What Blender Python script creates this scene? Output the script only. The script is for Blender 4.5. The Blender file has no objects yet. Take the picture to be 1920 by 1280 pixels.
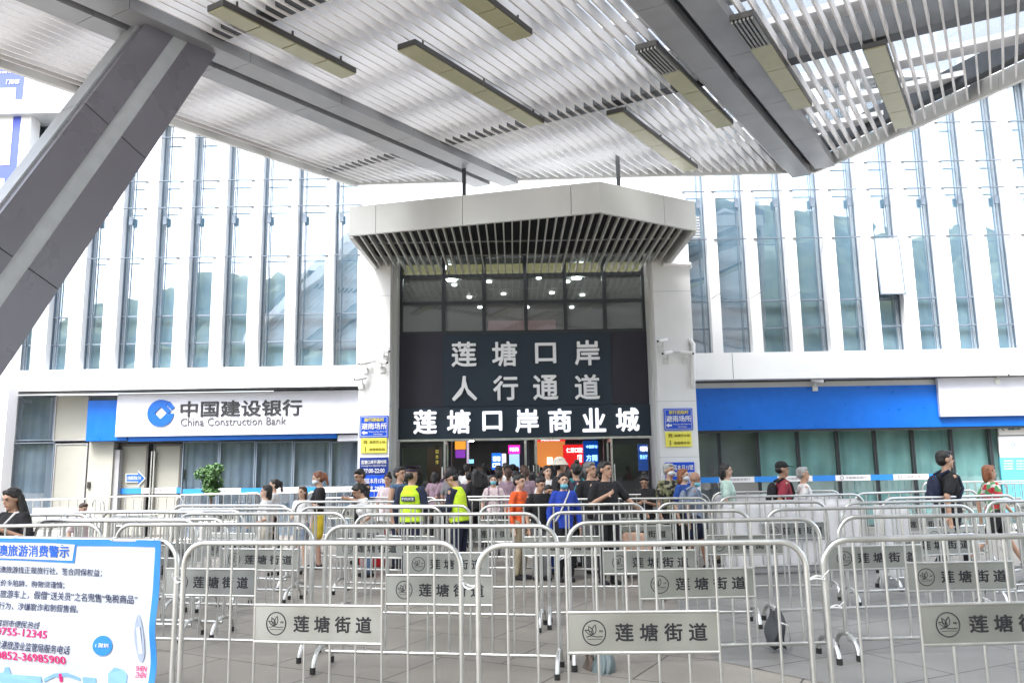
import bpy, bmesh, math, random
from mathutils import Vector, Matrix, Euler, noise
random.seed(7)
S = bpy.context.scene
COL = S.collection

# ---------------------------------------------------------------- camera, sky, sun, exposure
FPX = 1500.0                       # focal length in pixels of the 1920 px wide photograph
PITCH = math.atan(240 / FPX)
ROLL = math.radians(0.9)
EYE = 1.65
_r0 = Vector((1, 0, 0)); FW = Vector((0, math.cos(PITCH), math.sin(PITCH))); _u0 = Vector((0, -math.sin(PITCH), math.cos(PITCH)))
RT = _r0 * math.cos(ROLL) - _u0 * math.sin(ROLL)
UP = _u0 * math.cos(ROLL) + _r0 * math.sin(ROLL)
CAM = Vector((0, 0, EYE))
cd = bpy.data.cameras.new('camera')
cd.sensor_width = 36; cd.lens = 36 * FPX / 1920; cd.clip_start = 0.05; cd.clip_end = 2000
cam = bpy.data.objects.new('camera', cd); COL.objects.link(cam)
M3 = Matrix((RT, UP, -FW)).transposed()
cam.matrix_world = Matrix.Translation(CAM) @ M3.to_4x4()
S.camera = cam

SUN_EL, SUN_AZ = math.radians(58), math.radians(205)   # azimuth clockwise from +Y: behind the camera, to its left
w = bpy.data.worlds.new('World'); S.world = w; w.use_nodes = True
nt = w.node_tree; bg = nt.nodes['Background']
sky = nt.nodes.new('ShaderNodeTexSky'); sky.sky_type = 'NISHITA'; sky.sun_disc = False
sky.sun_elevation = SUN_EL; sky.sun_rotation = SUN_AZ
sky.air_density = 1.0; sky.dust_density = 3.0; sky.ozone_density = 1.0
hs = nt.nodes.new('ShaderNodeHueSaturation'); hs.inputs['Saturation'].default_value = 0.45      # thin white overcast
nt.links.new(sky.outputs[0], hs.inputs['Color']); nt.links.new(hs.outputs[0], bg.inputs[0]); bg.inputs[1].default_value = 0.15
sl = bpy.data.lights.new('sun', 'SUN'); sl.energy = 1.5; sl.angle = math.radians(25); sl.color = (1, 0.985, 0.96)
so = bpy.data.objects.new('sun', sl); COL.objects.link(so)
sd = Vector((math.sin(SUN_AZ) * math.cos(SUN_EL), math.cos(SUN_AZ) * math.cos(SUN_EL), math.sin(SUN_EL)))
so.rotation_euler = (-sd).to_track_quat('-Z', 'Y').to_euler(); so.location = (0, -5, 30)
S.view_settings.view_transform = 'Standard'; S.view_settings.look = 'None'
S.view_settings.gamma = 1.0; S.view_settings.use_curve_mapping = False
S.view_settings.exposure = 2.3
S.render.engine = 'CYCLES'
S.cycles.max_bounces = 8; S.cycles.transparent_max_bounces = 16; S.cycles.caustics_reflective = False; S.cycles.caustics_refractive = False

# measured pixel -> point on a known plane (all of the world is laid out in metres from these)
def ray(x, y): return FW + RT * ((x - 960) / FPX) + UP * ((640 - y) / FPX)
def WY(x, y, Y): k = ray(x, y); return CAM + k * (Y / k.y)
def WZ(x, y, z): k = ray(x, y); return CAM + k * ((z - EYE) / k.z)
def WP(x, y, n, d): k = ray(x, y); return CAM + k * ((d - n.dot(CAM)) / n.dot(k))

# ---------------------------------------------------------------- helpers
def tag(o, label=None, cat=None, group=None, kind=None):
    if label: o['label'] = label
    if cat: o['category'] = cat
    if group: o['group'] = group
    if kind: o['kind'] = kind
    return o
def empty(name, loc=(0, 0, 0), rz=0.0, label=None, cat=None, group=None, kind=None):
    o = bpy.data.objects.new(name, None); COL.objects.link(o)
    o.location = loc; o.rotation_euler = (0, 0, rz); o.empty_display_size = 0.2
    return tag(o, label, cat, group, kind)
def children(o): return list(o.children)
def copy_tree(o, parent=None):
    c = o.copy(); COL.objects.link(c)
    if parent is not None: c.parent = parent
    for ch in children(o): copy_tree(ch, c)
    return c
def link(name, me, parent=None, loc=None, rz=None):
    o = bpy.data.objects.new(name, me); COL.objects.link(o)
    if parent is not None: o.parent = parent
    if loc is not None: o.location = loc
    if rz is not None: o.rotation_euler = (0, 0, rz)
    return o

class MB:
    """collects simple shapes; build() links them as ONE mesh object"""
    def __init__(s): s.v = []; s.f = []
    def add(s, v, f):
        n = len(s.v); s.v += [tuple(p) for p in v]; s.f += [tuple(i + n for i in q) for q in f]; return s
    def box(s, x0, x1, y0, y1, z0, z1, m=None):
        v = [Vector((x, y, z)) for z in (z0, z1) for y in (y0, y1) for x in (x0, x1)]
        if m is not None: v = [m @ p for p in v]
        return s.add(v, [(0, 2, 3, 1), (4, 5, 7, 6), (0, 1, 5, 4), (1, 3, 7, 5), (3, 2, 6, 7), (2, 0, 4, 6)])
    def hexa(s, a, b):       # two matching quads (lists of 4 points)
        v = list(a) + list(b)
        return s.add(v, [(3, 2, 1, 0), (4, 5, 6, 7), (0, 1, 5, 4), (1, 2, 6, 5), (2, 3, 7, 6), (3, 0, 4, 7)])
    def beam(s, p, q, wv, hv):   # box from p to q with half-vectors wv, hv
        p, q, wv, hv = Vector(p), Vector(q), Vector(wv), Vector(hv)
        return s.hexa([p - wv - hv, p + wv - hv, p + wv + hv, p - wv + hv], [q - wv - hv, q + wv - hv, q + wv + hv, q - wv + hv])
    def prism(s, pts, d):    # polygon extruded by vector d
        pts = [Vector(p) for p in pts]; d = Vector(d); n = len(pts)
        v = pts + [p + d for p in pts]
        return s.add(v, [tuple(range(n))[::-1], tuple(range(n, 2 * n))] + [(i, (i + 1) % n, n + (i + 1) % n, n + i) for i in range(n)])
    def tube(s, path, r, seg=8, closed=False, caps=True):
        path = [Vector(p) for p in path]; n = len(path); rs = r if isinstance(r, (list, tuple)) else [r] * n
        v = []; nrm = None
        for i, p in enumerate(path):
            if closed: t = path[(i + 1) % n] - path[i - 1]
            else: t = path[min(i + 1, n - 1)] - path[max(i - 1, 0)]
            t.normalize()
            if nrm is None: nrm = t.orthogonal().normalized()
            else:
                nrm = nrm - t * nrm.dot(t)
                if nrm.length < 1e-6: nrm = t.orthogonal()
                nrm.normalize()
            b = t.cross(nrm)
            for k in range(seg):
                a = 2 * math.pi * k / seg
                v.append(p + (nrm * math.cos(a) + b * math.sin(a)) * rs[i])
        f = []
        for i in range(n if closed else n - 1):
            j = (i + 1) % n
            for k in range(seg):
                l = (k + 1) % seg
                f.append((i * seg + k, i * seg + l, j * seg + l, j * seg + k))
        if caps and not closed:
            f.append(tuple(range(seg))[::-1]); f.append(tuple((n - 1) * seg + k for k in range(seg)))
        return s.add(v, f)
    def cyl(s, c, r, h, seg=16, r2=None):
        c = Vector(c); return s.tube([c, c + Vector((0, 0, h))], [r, r if r2 is None else r2], seg)
    def ell(s, c, rad, m=None, seg=12, rings=8):
        c = Vector(c); v = [(0, 0, -1)]; f = []
        for i in range(1, rings):
            a = math.pi * i / rings - math.pi / 2
            for k in range(seg):
                b = 2 * math.pi * k / seg; v.append((math.cos(a) * math.cos(b), math.cos(a) * math.sin(b), math.sin(a)))
        v.append((0, 0, 1)); N = len(v) - 1
        for k in range(seg):
            l = (k + 1) % seg
            f.append((0, 1 + l, 1 + k)); f.append((N, N - seg + k, N - seg + l))
            for i in range(rings - 2):
                a = 1 + i * seg; f.append((a + k, a + l, a + seg + l, a + seg + k))
        P = []
        for p in v:
            q = Vector((p[0] * rad[0], p[1] * rad[1], p[2] * rad[2]))
            if m is not None: q = m @ q
            P.append(c + q)
        return s.add(P, f)
    def cap(s, p0, r0, p1, r1, seg=12, flat=1.0, ref=(0, 1, 0)):   # tapered capsule, flat squashes along ref
        p0, p1 = Vector(p0), Vector(p1); t = (p1 - p0).normalized()
        ref = Vector(ref); a = ref - t * ref.dot(t)
        if a.length < 1e-4: a = t.orthogonal()
        a.normalize(); b = t.cross(a); v = []; f = []
        rings = []
        for i in range(4): g = math.pi / 2 * (1 - i / 4.0); rings.append((p0 - t * r0 * math.sin(g), r0 * math.cos(g) + 1e-4))
        rings.append((p0, r0)); rings.append((p1, r1))
        for i in range(1, 5): g = math.pi / 2 * i / 4.0; rings.append((p1 + t * r1 * math.sin(g), r1 * math.cos(g) + 1e-4))
        for c, r in rings:
            for k in range(seg):
                g = 2 * math.pi * k / seg; v.append(c + a * (math.cos(g) * r * flat) + b * (math.sin(g) * r))
        n = len(rings)
        for i in range(n - 1):
            for k in range(seg):
                l = (k + 1) % seg; f.append((i * seg + k, i * seg + l, (i + 1) * seg + l, (i + 1) * seg + k))
        f.append(tuple(range(seg))[::-1]); f.append(tuple((n - 1) * seg + k for k in range(seg)))
        return s.add(v, f)
    def loft(s, secs, seg=20):   # sections (z, cx, cy, rx, ry)
        v = []; f = []
        for z, cx, cy, rx, ry in secs:
            for k in range(seg):
                g = 2 * math.pi * k / seg; c, q = math.cos(g), math.sin(g)
                e = 0.85
                v.append((cx + rx * math.copysign(abs(c) ** e, c), cy + ry * math.copysign(abs(q) ** e, q), z))
        n = len(secs)
        for i in range(n - 1):
            for k in range(seg):
                l = (k + 1) % seg; f.append((i * seg + k, i * seg + l, (i + 1) * seg + l, (i + 1) * seg + k))
        f.append(tuple(range(seg))[::-1]); f.append(tuple((n - 1) * seg + k for k in range(seg)))
        return s.add(v, f)
    def mesh(s, name, mat, smooth=None):
        me = bpy.data.meshes.new(name); me.from_pydata(s.v, [], s.f); me.update()
        bm = bmesh.new(); bm.from_mesh(me); bmesh.ops.recalc_face_normals(bm, faces=bm.faces[:]); bm.to_mesh(me); bm.free()
        if mat: me.materials.append(mat)
        if smooth is not None:
            for p in me.polygons: p.use_smooth = True
            me.set_sharp_from_angle(angle=math.radians(smooth))
        return me
    def build(s, name, mat, parent=None, smooth=None, loc=None, rz=None, bevel=0):
        o = link(name, s.mesh(name, mat, smooth), parent, loc, rz)
        if bevel:
            b = o.modifiers.new('bevel', 'BEVEL'); b.width = bevel; b.segments = 2; b.limit_method = 'ANGLE'
        return o

# ---------------------------------------------------------------- materials
MATS = {}
def mat(name, col, rough=0.5, metal=0.0, noise_amt=0.0, noise_scale=5.0, bump=0.0, bump_scale=60.0, emit=0.0, spec=None, stretch=None, coat=0.0):
    if name in MATS: return MATS[name]
    m = bpy.data.materials.new(name); m.use_nodes = True; t = m.node_tree; p = t.nodes['Principled BSDF']
    p.inputs['Base Color'].default_value = (*col, 1); p.inputs['Roughness'].default_value = rough; p.inputs['Metallic'].default_value = metal
    if spec is not None: p.inputs['Specular IOR Level'].default_value = spec
    if coat: p.inputs['Coat Weight'].default_value = coat
    if noise_amt or bump:
        tc = t.nodes.new('ShaderNodeTexCoord'); mp = t.nodes.new('ShaderNodeMapping'); t.links.new(tc.outputs['Object'], mp.inputs[0])
        if stretch: mp.inputs['Scale'].default_value = stretch
    if noise_amt:
        n = t.nodes.new('ShaderNodeTexNoise'); n.inputs['Scale'].default_value = noise_scale; n.inputs['Detail'].default_value = 6
        t.links.new(mp.outputs[0], n.inputs['Vector'])
        r = t.nodes.new('ShaderNodeValToRGB'); a = noise_amt
        r.color_ramp.elements[0].position = 0.3; r.color_ramp.elements[1].position = 0.7
        r.color_ramp.elements[0].color = (*[c * (1 - a) for c in col], 1); r.color_ramp.elements[1].color = (*[min(1, c * (1 + a)) for c in col], 1)
        t.links.new(n.outputs[0], r.inputs[0]); t.links.new(r.outputs[0], p.inputs['Base Color'])
        q = t.nodes.new('ShaderNodeMapRange'); q.inputs['To Min'].default_value = max(0, rough - 0.08); q.inputs['To Max'].default_value = min(1, rough + 0.1)
        t.links.new(n.outputs[0], q.inputs[0]); t.links.new(q.outputs[0], p.inputs['Roughness'])
    if bump:
        n2 = t.nodes.new('ShaderNodeTexNoise'); n2.inputs['Scale'].default_value = bump_scale; n2.inputs['Detail'].default_value = 4
        t.links.new(mp.outputs[0], n2.inputs['Vector'])
        b = t.nodes.new('ShaderNodeBump'); b.inputs['Strength'].default_value = bump; b.inputs['Distance'].default_value = 0.02
        t.links.new(n2.outputs[0], b.inputs['Height']); t.links.new(b.outputs[0], p.inputs['Normal'])
    if emit:
        p.inputs['Emission Color'].default_value = (*col, 1); p.inputs['Emission Strength'].default_value = emit
    MATS[name] = m; return m
def glass_mat(name, tint, refl=0.06, rough=0.0, ior=1.5, wav=0.0, haze_mix=0.0):
    """thin pane: tinted see-through plus mirror reflection growing with angle"""
    if name in MATS: return MATS[name]
    m = bpy.data.materials.new(name); m.use_nodes = True; t = m.node_tree
    for n in list(t.nodes):
        if n.type != 'OUTPUT_MATERIAL': t.nodes.remove(n)
    out = [n for n in t.nodes if n.type == 'OUTPUT_MATERIAL'][0]
    tr = t.nodes.new('ShaderNodeBsdfTransparent'); tr.inputs[0].default_value = (*tint, 1)
    gl = t.nodes.new('ShaderNodeBsdfGlossy'); gl.inputs['Roughness'].default_value = rough; gl.inputs[0].default_value = (0.96, 0.98, 1, 1)
    fr = t.nodes.new('ShaderNodeFresnel'); fr.inputs[0].default_value = ior
    mx = t.nodes.new('ShaderNodeMath'); mx.operation = 'ADD'; mx.inputs[1].default_value = refl; mx.use_clamp = True
    t.links.new(fr.outputs[0], mx.inputs[0])
    ge = t.nodes.new('ShaderNodeNewGeometry'); iv = t.nodes.new('ShaderNodeMath'); iv.operation = 'SUBTRACT'; iv.inputs[0].default_value = 1.0; t.links.new(ge.outputs['Backfacing'], iv.inputs[1])
    mu = t.nodes.new('ShaderNodeMath'); mu.operation = 'MULTIPLY'; t.links.new(mx.outputs[0], mu.inputs[0]); t.links.new(iv.outputs[0], mu.inputs[1])   # only the outer face mirrors
    if wav:
        tc = t.nodes.new('ShaderNodeTexCoord'); n = t.nodes.new('ShaderNodeTexNoise'); n.inputs['Scale'].default_value = 0.7
        t.links.new(tc.outputs['Object'], n.inputs['Vector'])
        b = t.nodes.new('ShaderNodeBump'); b.inputs['Strength'].default_value = wav; b.inputs['Distance'].default_value = 0.05
        t.links.new(n.outputs[0], b.inputs['Height']); t.links.new(b.outputs[0], gl.inputs['Normal'])
    ms = t.nodes.new('ShaderNodeMixShader'); t.links.new(mu.outputs[0], ms.inputs[0]); t.links.new(tr.outputs[0], ms.inputs[1]); t.links.new(gl.outputs[0], ms.inputs[2])
    last = ms
    if haze_mix:                                   # painted haze: pale diffuse mixed in to brighten the pane
        df = t.nodes.new('ShaderNodeBsdfDiffuse'); df.inputs[0].default_value = (0.55, 0.58, 0.58, 1); m2 = t.nodes.new('ShaderNodeMixShader'); m2.inputs[0].default_value = haze_mix
        t.links.new(ms.outputs[0], m2.inputs[1]); t.links.new(df.outputs[0], m2.inputs[2]); last = m2
    t.links.new(last.outputs[0], out.inputs[0]); MATS[name] = m; return m

WHITE = mat('white_cladding', (0.80, 0.81, 0.82), 0.45, noise_amt=0.03, noise_scale=0.6)
WHITE_PILLAR = mat('white_pillar_cladding', (0.76, 0.77, 0.77), 0.4, noise_amt=0.04, noise_scale=1.2)
SLAT = mat('white_slat_paint', (0.80, 0.79, 0.79), 0.5, noise_amt=0.10, noise_scale=0.5)
FASCIA = mat('silver_fascia', (0.60, 0.61, 0.60), 0.4, noise_amt=0.05, noise_scale=0.8)
BEAMG = mat('grey_beam_paint', (0.30, 0.31, 0.33), 0.4, noise_amt=0.12, noise_scale=1.5)
COLUMN = mat('purple_grey_column_paint', (0.17, 0.168, 0.20), 0.28, noise_amt=0.05, noise_scale=1.0)
COLSTRIP = mat('pale_column_strip', (0.44, 0.47, 0.50), 0.4, noise_amt=0.08)
DARKBEAM = mat('dark_steel', (0.055, 0.06, 0.068), 0.5, noise_amt=0.2)
PURLIN = mat('grey_purlin_paint', (0.33, 0.33, 0.34), 0.5, noise_amt=0.1)
BLACK = mat('black_void_shade', (0.012, 0.013, 0.015), 0.7)  # stands in for the shade inside the awning
FRAME = mat('dark_window_frame', (0.03, 0.036, 0.042), 0.35)
MULL = mat('grey_blue_mullion', (0.16, 0.20, 0.25), 0.35)
SIGNDARK = mat('dark_sign_panel', (0.012, 0.026, 0.044), 0.5, noise_amt=0.12, noise_scale=0.8)
SIGNDARK2 = mat('dark_plum_sign_panel', (0.024, 0.022, 0.038), 0.5, noise_amt=0.12, noise_scale=0.8)
LETTER = mat('silver_letter', (0.92, 0.93, 0.95), 0.25)
LETTERW = mat('lit_white_letter', (0.95, 0.96, 1.0), 0.4, emit=0.14)
BLUE = mat('blue_board', (0.0, 0.115, 0.52), 0.3, noise_amt=0.05)
BLUESIGN = mat('blue_sign_face', (0.005, 0.075, 0.58), 0.35)
NAVY = mat('navy_sign_face', (0.012, 0.035, 0.22), 0.35)
WHITEP = mat('white_paint', (0.82, 0.82, 0.83), 0.45)
WBOARD = mat('white_sign_board', (0.55, 0.565, 0.63), 0.35, noise_amt=0.03)
YELLOW = mat('yellow_sign_face', (0.85, 0.78, 0.12), 0.4)
YTEXT = mat('yellow_letter', (0.95, 0.80, 0.15), 0.4)
INK = mat('black_ink', (0.015, 0.015, 0.02), 0.5)
INKBLUE = mat('blue_ink', (0.01, 0.12, 0.62), 0.5)
INKNAVY = mat('navy_ink', (0.012, 0.02, 0.08), 0.5)
PINK = mat('pink_ink', (0.72, 0.01, 0.16), 0.5)
STEEL = mat('stainless_steel', (0.64, 0.645, 0.63), 0.3, 1.0, noise_amt=0.10, noise_scale=7, bump=0.02, bump_scale=40)
PLATE = mat('brushed_steel_plate', (0.42, 0.43, 0.41), 0.40, 1.0, noise_amt=0.20, noise_scale=2.0)
RUBBER = mat('black_rubber', (0.02, 0.02, 0.02), 0.8)
TIE = mat('white_plastic', (0.8, 0.8, 0.8), 0.4)
LAMPFACE = mat('olive_lamp_panel', (0.40, 0.39, 0.24), 0.35, noise_amt=0.06)
LAMPBODY = mat('dark_lamp_body', (0.05, 0.05, 0.048), 0.4)
HEATSINK = mat('grey_heat_sink', (0.30, 0.30, 0.29), 0.4, 0.5)
BEIGE = mat('beige_glass_panel', (0.36, 0.36, 0.32), 0.2, noise_amt=0.08, noise_scale=0.7)
CURT_G = mat('grey_vertical_blind', (0.11, 0.14, 0.19), 0.8, noise_amt=0.12, noise_scale=2)
CURT_T = mat('teal_curtain', (0.17, 0.33, 0.33), 0.85, noise_amt=0.15, noise_scale=2)
INTWALL = mat('interior_wall', (0.16, 0.17, 0.18), 0.6, noise_amt=0.2, noise_scale=1)
INTFLOOR = mat('interior_floor_tile', (0.20, 0.20, 0.20), 0.2)
ORANGE_W = mat('orange_shop_wall', (0.55, 0.20, 0.05), 0.5)
GLASS = glass_mat('facade_glass', (0.86, 0.94, 0.98), 0.28, wav=0.12)
GLASS_D = glass_mat('door_glass', (0.90, 0.93, 0.93), 0.04)
GLASS_S = glass_mat('shop_glass', (0.95, 0.98, 0.98), 0.08, wav=0.08)
GLASS_E = glass_mat('entrance_glass', (0.60, 0.66, 0.66), 0.06, wav=0.05, haze_mix=0.16)
GLASS_R = glass_mat('roof_glass', (0.80, 0.81, 0.81), 0.0, haze_mix=0.12)

# text as meshes, fitted to a box of the wall plane (facing -Y)
_tm = {}
def text_mesh(body, bold=0.0, depth=0.02, shear=0.0, spacing=1.0, align='LEFT', line=1.0):
    key = (body, bold, depth, shear, spacing, align, line)
    if key in _tm: return _tm[key]
    c = bpy.data.curves.new('lettering', 'FONT'); c.body = body; c.size = 1; c.extrude = depth / 2; c.offset = bold; c.shear = shear
    c.space_character = spacing; c.align_x = align; c.space_line = line; c.resolution_u = 2
    o = bpy.data.objects.new('lettering', c); COL.objects.link(o); bpy.context.view_layer.update()
    dg = bpy.context.evaluated_depsgraph_get()
    me = bpy.data.meshes.new_from_object(o.evaluated_get(dg)); me.name = 'lettering'
    bpy.data.objects.remove(o); me.transform(Matrix.Rotation(math.pi / 2, 4, 'X'))
    _tm[key] = me; return me
def text(body, x0, x1, z0, z1, y, m, parent=None, bold=0.0, name='lettering', depth=0.02, keep=False, shear=0.0, spacing=1.0):
    """lettering filling the box x0..x1, z0..z1 with its front at y (coordinates of the parent)"""
    src = text_mesh(body, 0.0, 0.1, shear, spacing)
    if bold:                                   # heavier strokes: shifted copies, each a hair further forward
        bm = bmesh.new()
        for i, (dx, dz) in enumerate(((0, 0), (1, 0), (-1, 0), (0, 1), (0, -1), (.7, .7), (-.7, .7), (.7, -.7), (-.7, -.7))):
            n0 = len(bm.verts); bm.from_mesh(src); bm.verts.ensure_lookup_table()
            for v in bm.verts[n0:]: v.co += Vector((dx * bold, -i * 0.004, dz * bold))
        me = bpy.data.meshes.new('lettering'); bm.to_mesh(me); bm.free()
    else: me = src.copy()
    me.materials.clear(); me.materials.append(m)
    xs = [v.co.x for v in me.vertices]; zs = [v.co.z for v in me.vertices]
    sx = (x1 - x0) / max(1e-6, max(xs) - min(xs)); sz = (z1 - z0) / max(1e-6, max(zs) - min(zs))
    if keep: sx = sz = min(sx, sz)
    cx, cz = (max(xs) + min(xs)) / 2, (max(zs) + min(zs)) / 2
    T = Matrix.Translation(((x0 + x1) / 2, y + depth / 2, (z0 + z1) / 2)) @ Matrix.Diagonal((sx, depth / 0.1, sz, 1)) @ Matrix.Translation((-cx, 0, -cz))
    me.transform(T); return link(name, me, parent)
def ptext(body, px0, px1, py0, py1, Y, m, parent=None, **k):   # the box given in photograph pixels on the plane y = Y
    a, b = WY(px0, (py0 + py1) / 2, Y), WY(px1, (py0 + py1) / 2, Y); t, l = WY((px0 + px1) / 2, py0, Y), WY((px0 + px1) / 2, py1, Y)
    return text(body, a.x, b.x, l.z, t.z, Y, m, parent, **k)
def pbox(mb, px0, px1, py0, py1, Y, th):      # box whose front face covers the pixel box at Y, thickness th behind
    a, b = WY(px0, (py0 + py1) / 2, Y), WY(px1, (py0 + py1) / 2, Y); t, l = WY((px0 + px1) / 2, py0, Y), WY((px0 + px1) / 2, py1, Y)
    mb.box(a.x, b.x, Y, Y + th, l.z, t.z); return (a.x, b.x, l.z, t.z)
def X_(px, py, Y): return WY(px, py, Y).x
def Z_(px, py, Y): return WY(px, py, Y).z

# ---------------------------------------------------------------- ground, hills
def paving(name, col, joint, sx, sy, rot=0.0, rough=0.55):
    m = bpy.data.materials.new(name); m.use_nodes = True; t = m.node_tree; p = t.nodes['Principled BSDF']
    tc = t.nodes.new('ShaderNodeTexCoord'); mp = t.nodes.new('ShaderNodeMapping'); mp.inputs['Rotation'].default_value = (0, 0, rot)
    t.links.new(tc.outputs['Object'], mp.inputs[0])
    b = t.nodes.new('ShaderNodeTexBrick'); b.inputs['Scale'].default_value = 1.0; b.inputs['Mortar Size'].default_value = 0.008; b.inputs['Mortar Smooth'].default_value = 0.2
    b.inputs['Brick Width'].default_value = sx; b.inputs['Row Height'].default_value = sy; b.inputs['Bias'].default_value = -0.2
    b.inputs['Color1'].default_value = (*col, 1); b.inputs['Color2'].default_value = (*[c * 0.9 for c in col], 1); b.inputs['Mortar'].default_value = (*joint, 1)
    t.links.new(mp.outputs[0], b.inputs['Vector'])
    n = t.nodes.new('ShaderNodeTexNoise'); n.inputs['Scale'].default_value = 0.8; n.inputs['Detail'].default_value = 8; t.links.new(mp.outputs[0], n.inputs['Vector'])
    n2 = t.nodes.new('ShaderNodeTexNoise'); n2.inputs['Scale'].default_value = 45; n2.inputs['Detail'].default_value = 3; t.links.new(mp.outputs[0], n2.inputs['Vector'])
    mr = t.nodes.new('ShaderNodeMapRange'); mr.inputs['From Min'].default_value = 0.3; mr.inputs['From Max'].default_value = 0.7; mr.inputs['To Min'].default_value = 0.66; mr.inputs['To Max'].default_value = 1.10
    t.links.new(n.outputs[0], mr.inputs[0])
    mr2 = t.nodes.new('ShaderNodeMapRange'); mr2.inputs['To Min'].default_value = 0.88; mr2.inputs['To Max'].default_value = 1.12; t.links.new(n2.outputs[0], mr2.inputs[0])
    mm = t.nodes.new('ShaderNodeMath'); mm.operation = 'MULTIPLY'; t.links.new(mr.outputs[0], mm.inputs[0]); t.links.new(mr2.outputs[0], mm.inputs[1])
    vm = t.nodes.new('ShaderNodeVectorMath'); vm.operation = 'SCALE'; t.links.new(b.outputs[0], vm.inputs[0]); t.links.new(mm.outputs[0], vm.inputs['Scale'])
    t.links.new(vm.outputs[0], p.inputs['Base Color'])
    r = t.nodes.new('ShaderNodeMapRange'); r.inputs['To Min'].default_value = rough - 0.15; r.inputs['To Max'].default_value = rough + 0.15; t.links.new(n.outputs[0], r.inputs[0]); t.links.new(r.outputs[0], p.inputs['Roughness'])
    bp = t.nodes.new('ShaderNodeBump'); bp.inputs['Strength'].default_value = 0.35; bp.inputs['Distance'].default_value = 0.01; t.links.new(mm.outputs[0], bp.inputs['Height']); t.links.new(bp.outputs[0], p.inputs['Normal'])
    return m
PAVE_TAN = paving('tan_paving', (0.295, 0.272, 0.240), (0.05, 0.046, 0.042), 1.2, 0.9, 0.5)
PAVE_GREY = paving('grey_paving', (0.24, 0.236, 0.228), (0.05, 0.05, 0.05), 1.2, 0.9, -0.45)
g = MB(); g.add([(-400, -300, 0), (400, -300, 0), (400, 400, 0), (-400, 400, 0)], [(0, 1, 2, 3)])
tag(g.build('ground', PAVE_TAN), kind='structure')
a, b = WZ(1342, 1238, 0), WZ(1535, 1278, 0); far = WZ(1230, 1075, 0)
dirn = (b - a).normalized()
g = MB(); P = [far, a, a + dirn * 6, Vector((14, (a + dirn * 6).y, 0)), Vector((14, far.y, 0))]
g.add([(p.x, p.y, 0.004) for p in P], [(0, 1, 2, 3, 4)])
tag(g.build('pavement', PAVE_GREY), kind='structure')

def hill_mat(name, c0, c1):
    m = bpy.data.materials.new(name); m.use_nodes = True; t = m.node_tree; p = t.nodes['Principled BSDF']; p.inputs['Roughness'].default_value = 0.9
    tc = t.nodes.new('ShaderNodeTexCoord'); n = t.nodes.new('ShaderNodeTexNoise'); n.inputs['Scale'].default_value = 0.35; n.inputs['Detail'].default_value = 8; t.links.new(tc.outputs['Object'], n.inputs['Vector'])
    r = t.nodes.new('ShaderNodeValToRGB'); r.color_ramp.elements[0].position = 0.35; r.color_ramp.elements[1].position = 0.68
    r.color_ramp.elements[0].color = (*c0, 1); r.color_ramp.elements[1].color = (*c1, 1)
    t.links.new(n.outputs[0], r.inputs[0]); t.links.new(r.outputs[0], p.inputs['Base Color'])
    return m
def hill(name, cx, cy, rx, ry, h, HILL, n=170):
    v = []; f = []
    for j in range(n + 1):
        for i in range(n + 1):
            u, q = i / n * 2 - 1, j / n * 2 - 1; x, y = cx + u * rx, cy + q * ry
            k = max(0, 1 - u * u) * max(0, 1 - q * q)
            z = h * k ** 0.7 * (0.8 + 0.4 * noise.noise(Vector((x * 0.02, y * 0.02, 3))))
            if k > 0.02: z += 3.0 * noise.noise(Vector((x * 0.10, y * 0.10, 1))) - 4.5 * abs(noise.noise(Vector((x * 0.21, y * 0.21, 7)))) + 1.5 * noise.noise(Vector((x * 0.6, y * 0.6, 2)))
            v.append((x, y, z - 0.4 if k > 0 else -1.0))
    for j in range(n):
        for i in range(n): a = j * (n + 1) + i; f.append((a, a + 1, a + n + 2, a + n + 1))
    return tag(MB().add(v, f).build(name, HILL, None, 180), kind='structure')
hill('hills', 150, 130, 104, 80, 100, hill_mat('golden_dry_hill', (0.03, 0.04, 0.015), (0.16, 0.15, 0.05)))  # dry foliage in its own golden tones
hill('hills', 35, -120, 170, 70, 54, hill_mat('wooded_hill', (0.05, 0.075, 0.045), (0.19, 0.23, 0.14)))

# ---------------------------------------------------------------- terminal building
YG, YF, YS = 21.6, 21.3, 22.0           # facade glass, fin fronts, shop fronts
TOP, TOPR = 11.6, 12.45
bld = empty('terminal_building', (0, 21.3, 0), label='long white terminal building with vertical fins, tall narrow windows and a dark central entrance', cat='building')
bld.location = (0, 0, 0)
LZ0, LZB = 4.48, 3.92; RZ0, RZB = 4.66, 3.94
MB().box(-34, -3.9, YF, YS + 0.2, LZB, LZ0).build('fascia_band', WHITE, bld)
MB().box(4.35, 34, YF, YS + 0.2, RZB, RZ0).build('fascia_band', WHITE, bld)
for xx in (5.9, 12.3): MB().box(xx, xx + 0.015, YF - 0.004, YF + 0.01, RZB + 0.02, RZ0 - 0.02).build('panel_joint', MULL, bld)
for xx in (-8.2, -15.0): MB().box(xx, xx + 0.012, YF - 0.003, YF + 0.01, LZB + 0.02, LZ0 - 0.02).build('panel_joint', FASCIA, bld)
MB().box(4.35, 34, YS - 0.3, YS + 0.2, 3.72, RZB - 0.003).build('soffit_trim', FASCIA, bld)
MB().box(4.35, 34, YS - 0.32, YS - 0.29, RZB - 0.05, RZB - 0.003).build('painted_shade_strip', DARKBEAM, bld)  # solid dark strip painted as the shade line under the band
MB().box(-34, -3.9, YF + 0.05, YF + 0.1, LZB - 0.05, LZB - 0.003).build('painted_shade_strip', DARKBEAM, bld)  # same painted shade line below the left band
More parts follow.
